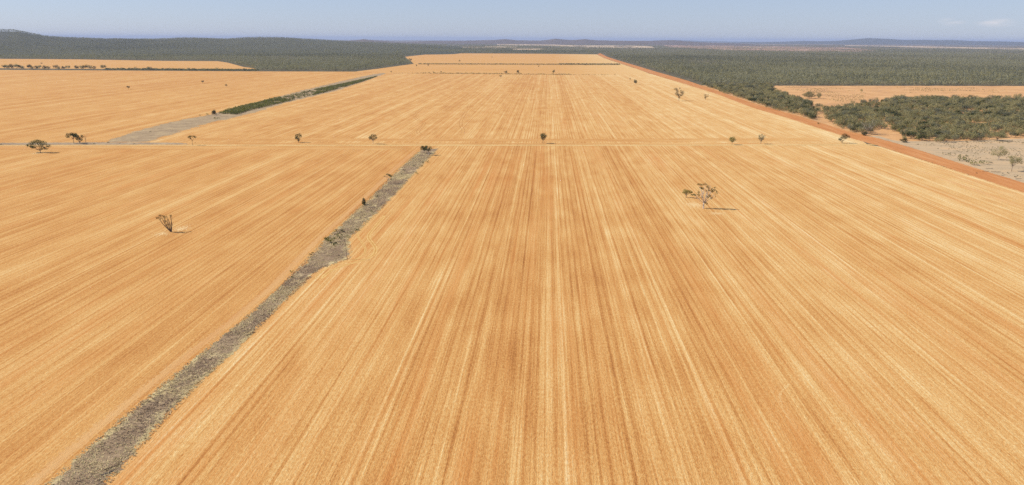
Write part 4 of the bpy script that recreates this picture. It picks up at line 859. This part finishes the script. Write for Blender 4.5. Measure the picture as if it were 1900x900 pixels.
# ---- bushes along the far fence line
rng = np.random.default_rng(77); x = 731.0; nb = 0
while x < 1128:
    t = (x - 731) / 400; y = 135.9 + t * 3.2 + (.35 if 960 < x < 1080 else .15)
    gap = rng.uniform(2.6, 5.5) if x < 800 else (rng.uniform(1.6, 3.6) if x < 1070 else rng.uniform(2.6, 6.5))
    s_c = rng.uniform(.8, 1.5) * (1.25 if 770 < x < 1060 else .8)
    o = link('shrub', SHRUB[int(rng.choice([2, 2, 1, 3]))][1], None, ground(x, y)); o.scale = (s_c * 1.7, s_c * 1.2, s_c); o.rotation_euler = (0, 0, rng.uniform(-.3, .3))
    zn = 'left of the first small tree' if x < 804 else 'between the small dark tree and the wide tree' if x < 938 else 'between the wide tree and the tall tree' if x < 1027 else 'right of the tall tree'
    tag(o, 'small bush on the far fence line, ' + zn, 'shrub', 'fence line bushes ' + zn); nb += 1
    x += gap
print('fence bushes', nb)

# ---- utility pole
pb = ground(644.5, 481); m_ = depth(pb) / F; hp = 37.5 * m_ * 1.045
root = tag(link('utility_pole', None, None, pb), 'thin grey pole standing in the bulge of the dark strip', 'pole')
V, Fc = [], []; tube(V, Fc, [(0, 0, -.3), (-.25, 0, hp * .5), (-.5, 0, hp)], [.10, .085, .065], 8); link('post', mesh_np('post', V, Fc, [BARK['dead']], smooth=True), root)
V, Fc = [], []; tube(V, Fc, [(-.5, -.75, hp - .35), (-.5, .75, hp - .35)], [.05, .05], 6); link('crossarm', mesh_np('crossarm', V, Fc, [BARK['dead']]), root)

# ---- fallen branches
def fallen(px, py, L, rot, label, seed):
    rng = np.random.default_rng(seed); V, Fc = [], []; r = .12
    pts = [Vector((t * L - L / 2, rng.uniform(-.15, .15), r + .03 * t)) for t in (0, .33, .66, 1)]; tube(V, Fc, pts, [r * 1.2, r, r * .8, r * .4], 6)
    for _ in range(6):
        a = pts[rng.integers(1, 3)].copy(); e = a + Vector((rng.uniform(0, L * .35), rng.uniform(-L * .3, L * .3), rng.uniform(.05, .5))); tube(V, Fc, [a, a.lerp(e, .5), e], [r * .6, r * .4, r * .15], 5)
    o = link('fallen_branch', mesh_np('fallen_branch', V, Fc, [BARK['grey'] if seed % 2 else BARK['dead']], smooth=True), None, ground(px, py)); o.rotation_euler = (0, 0, rot); return tag(o, label, 'branch')
for i, (x, y, L, ro, lab) in enumerate([(627, 434, 4, .9, 'fallen dead branch left of the dark shrub above the green mound'), (690, 385, 4, .1, 'dark fallen branch in the shadow below the cone tree'), (208, 868, 3, .6, 'dark fallen branch beside the upright leafy plant'),
        (200, 878, 2.5, .8, 'second fallen branch below the upright leafy plant'), (465, 620, 3, .9, 'dark fallen branch on the right rim of the lower strip'), (1836, 313, 6, .2, 'pale fallen log in the pale paddock, left one'), (1848, 319, 6, -.4, 'pale fallen log in the pale paddock, middle one'),
        (1862, 325, 5, .5, 'pale fallen log in the pale paddock, lowest one'), (1829, 318, 5, .1, 'pale fallen log nearest the red track'), (727, 344, 3, .1, 'fallen branch at the foot of the thin sparse tree'), (1890, 332, 5, .3, 'fallen log at the right picture edge')]):
    fallen(x, y, L, ro, lab, 500 + i)

# ---- tufts of dry grass on the dark strip
rng = np.random.default_rng(99)
def tufts(name, label, Lp, Rp, n, y_lo, y_hi, mats, hgt):
    ly = np.array([p.y for p in Lp][::-1]); lx = np.array([p.x for p in Lp][::-1]); ry = np.array([p.y for p in Rp][::-1]); rx = np.array([p.x for p in Rp][::-1])
    ly, lx = ly[np.argsort(ly)], lx[np.argsort(ly)]; o2 = np.argsort(ry); ry, rx = ry[o2], rx[o2]
    y = rng.uniform(y_lo, y_hi, n); t = rng.uniform(.02, .98, n); x = np.interp(y, ly, lx) * (1 - t) + np.interp(y, ry, rx) * t
    dnz = vnoise(x, y, .25, 41) * .5 + vnoise(x, y, .06, 42) * .5; k_ = dnz > rng.normal(.34, .12, n); x, y, t = x[k_], y[k_], t[k_]; n = len(x)
    nb = 5; a_ = rng.uniform(0, 6.28, (n, nb)); hh = rng.uniform(.5, 1.3, (n, nb)) * hgt; w = rng.uniform(.04, .09, (n, nb)) * 1.2; ln = rng.uniform(.6, 1.6, (n, nb)) * hh
    cx_ = x[:, None] + rng.normal(0, .14, (n, nb)); cy_ = y[:, None] + rng.normal(0, .14, (n, nb)); b = a_ + 1.57
    z0 = np.full((n, nb), .04)
    v = np.stack([np.stack([cx_ - np.cos(b) * w, cy_ - np.sin(b) * w, z0], -1), np.stack([cx_ + np.cos(b) * w, cy_ + np.sin(b) * w, z0], -1), np.stack([cx_ + np.cos(a_) * ln, cy_ + np.sin(a_) * ln, hh], -1)], 2).reshape(-1, 3)
    mi = np.repeat((vnoise(x, y, .12, 43) + .35 * np.abs(t - .5) * 2 + rng.uniform(-.25, .25, n) > .52).astype(int), nb)
    o = link(name, mesh_np(name, v, np.arange(len(v)).reshape(-1, 3), mats, mi)); return tag(o, label, None, None, 'stuff')
def grassmat(name, a, b):
    s = N(name); n = s.noise((.5, .5, .5), 2); d = s.n('ShaderNodeBsdfDiffuse'); s.l(s.ramp(n, [(.35, a), (.65, b)]), d.inputs[0]); s.l(d.outputs[0], s.out.inputs['Surface']); return s.m
gm = [grassmat('grey_dry_grass', (.27, .185, .12), (.43, .31, .20)), grassmat('straw_dry_grass', (.50, .39, .20), (.66, .53, .29))]
tufts('dry_grass', 'tufts of grey and straw dry grass on the dark strip', stripL, stripR, 22000, 95, 560, gm, .26)
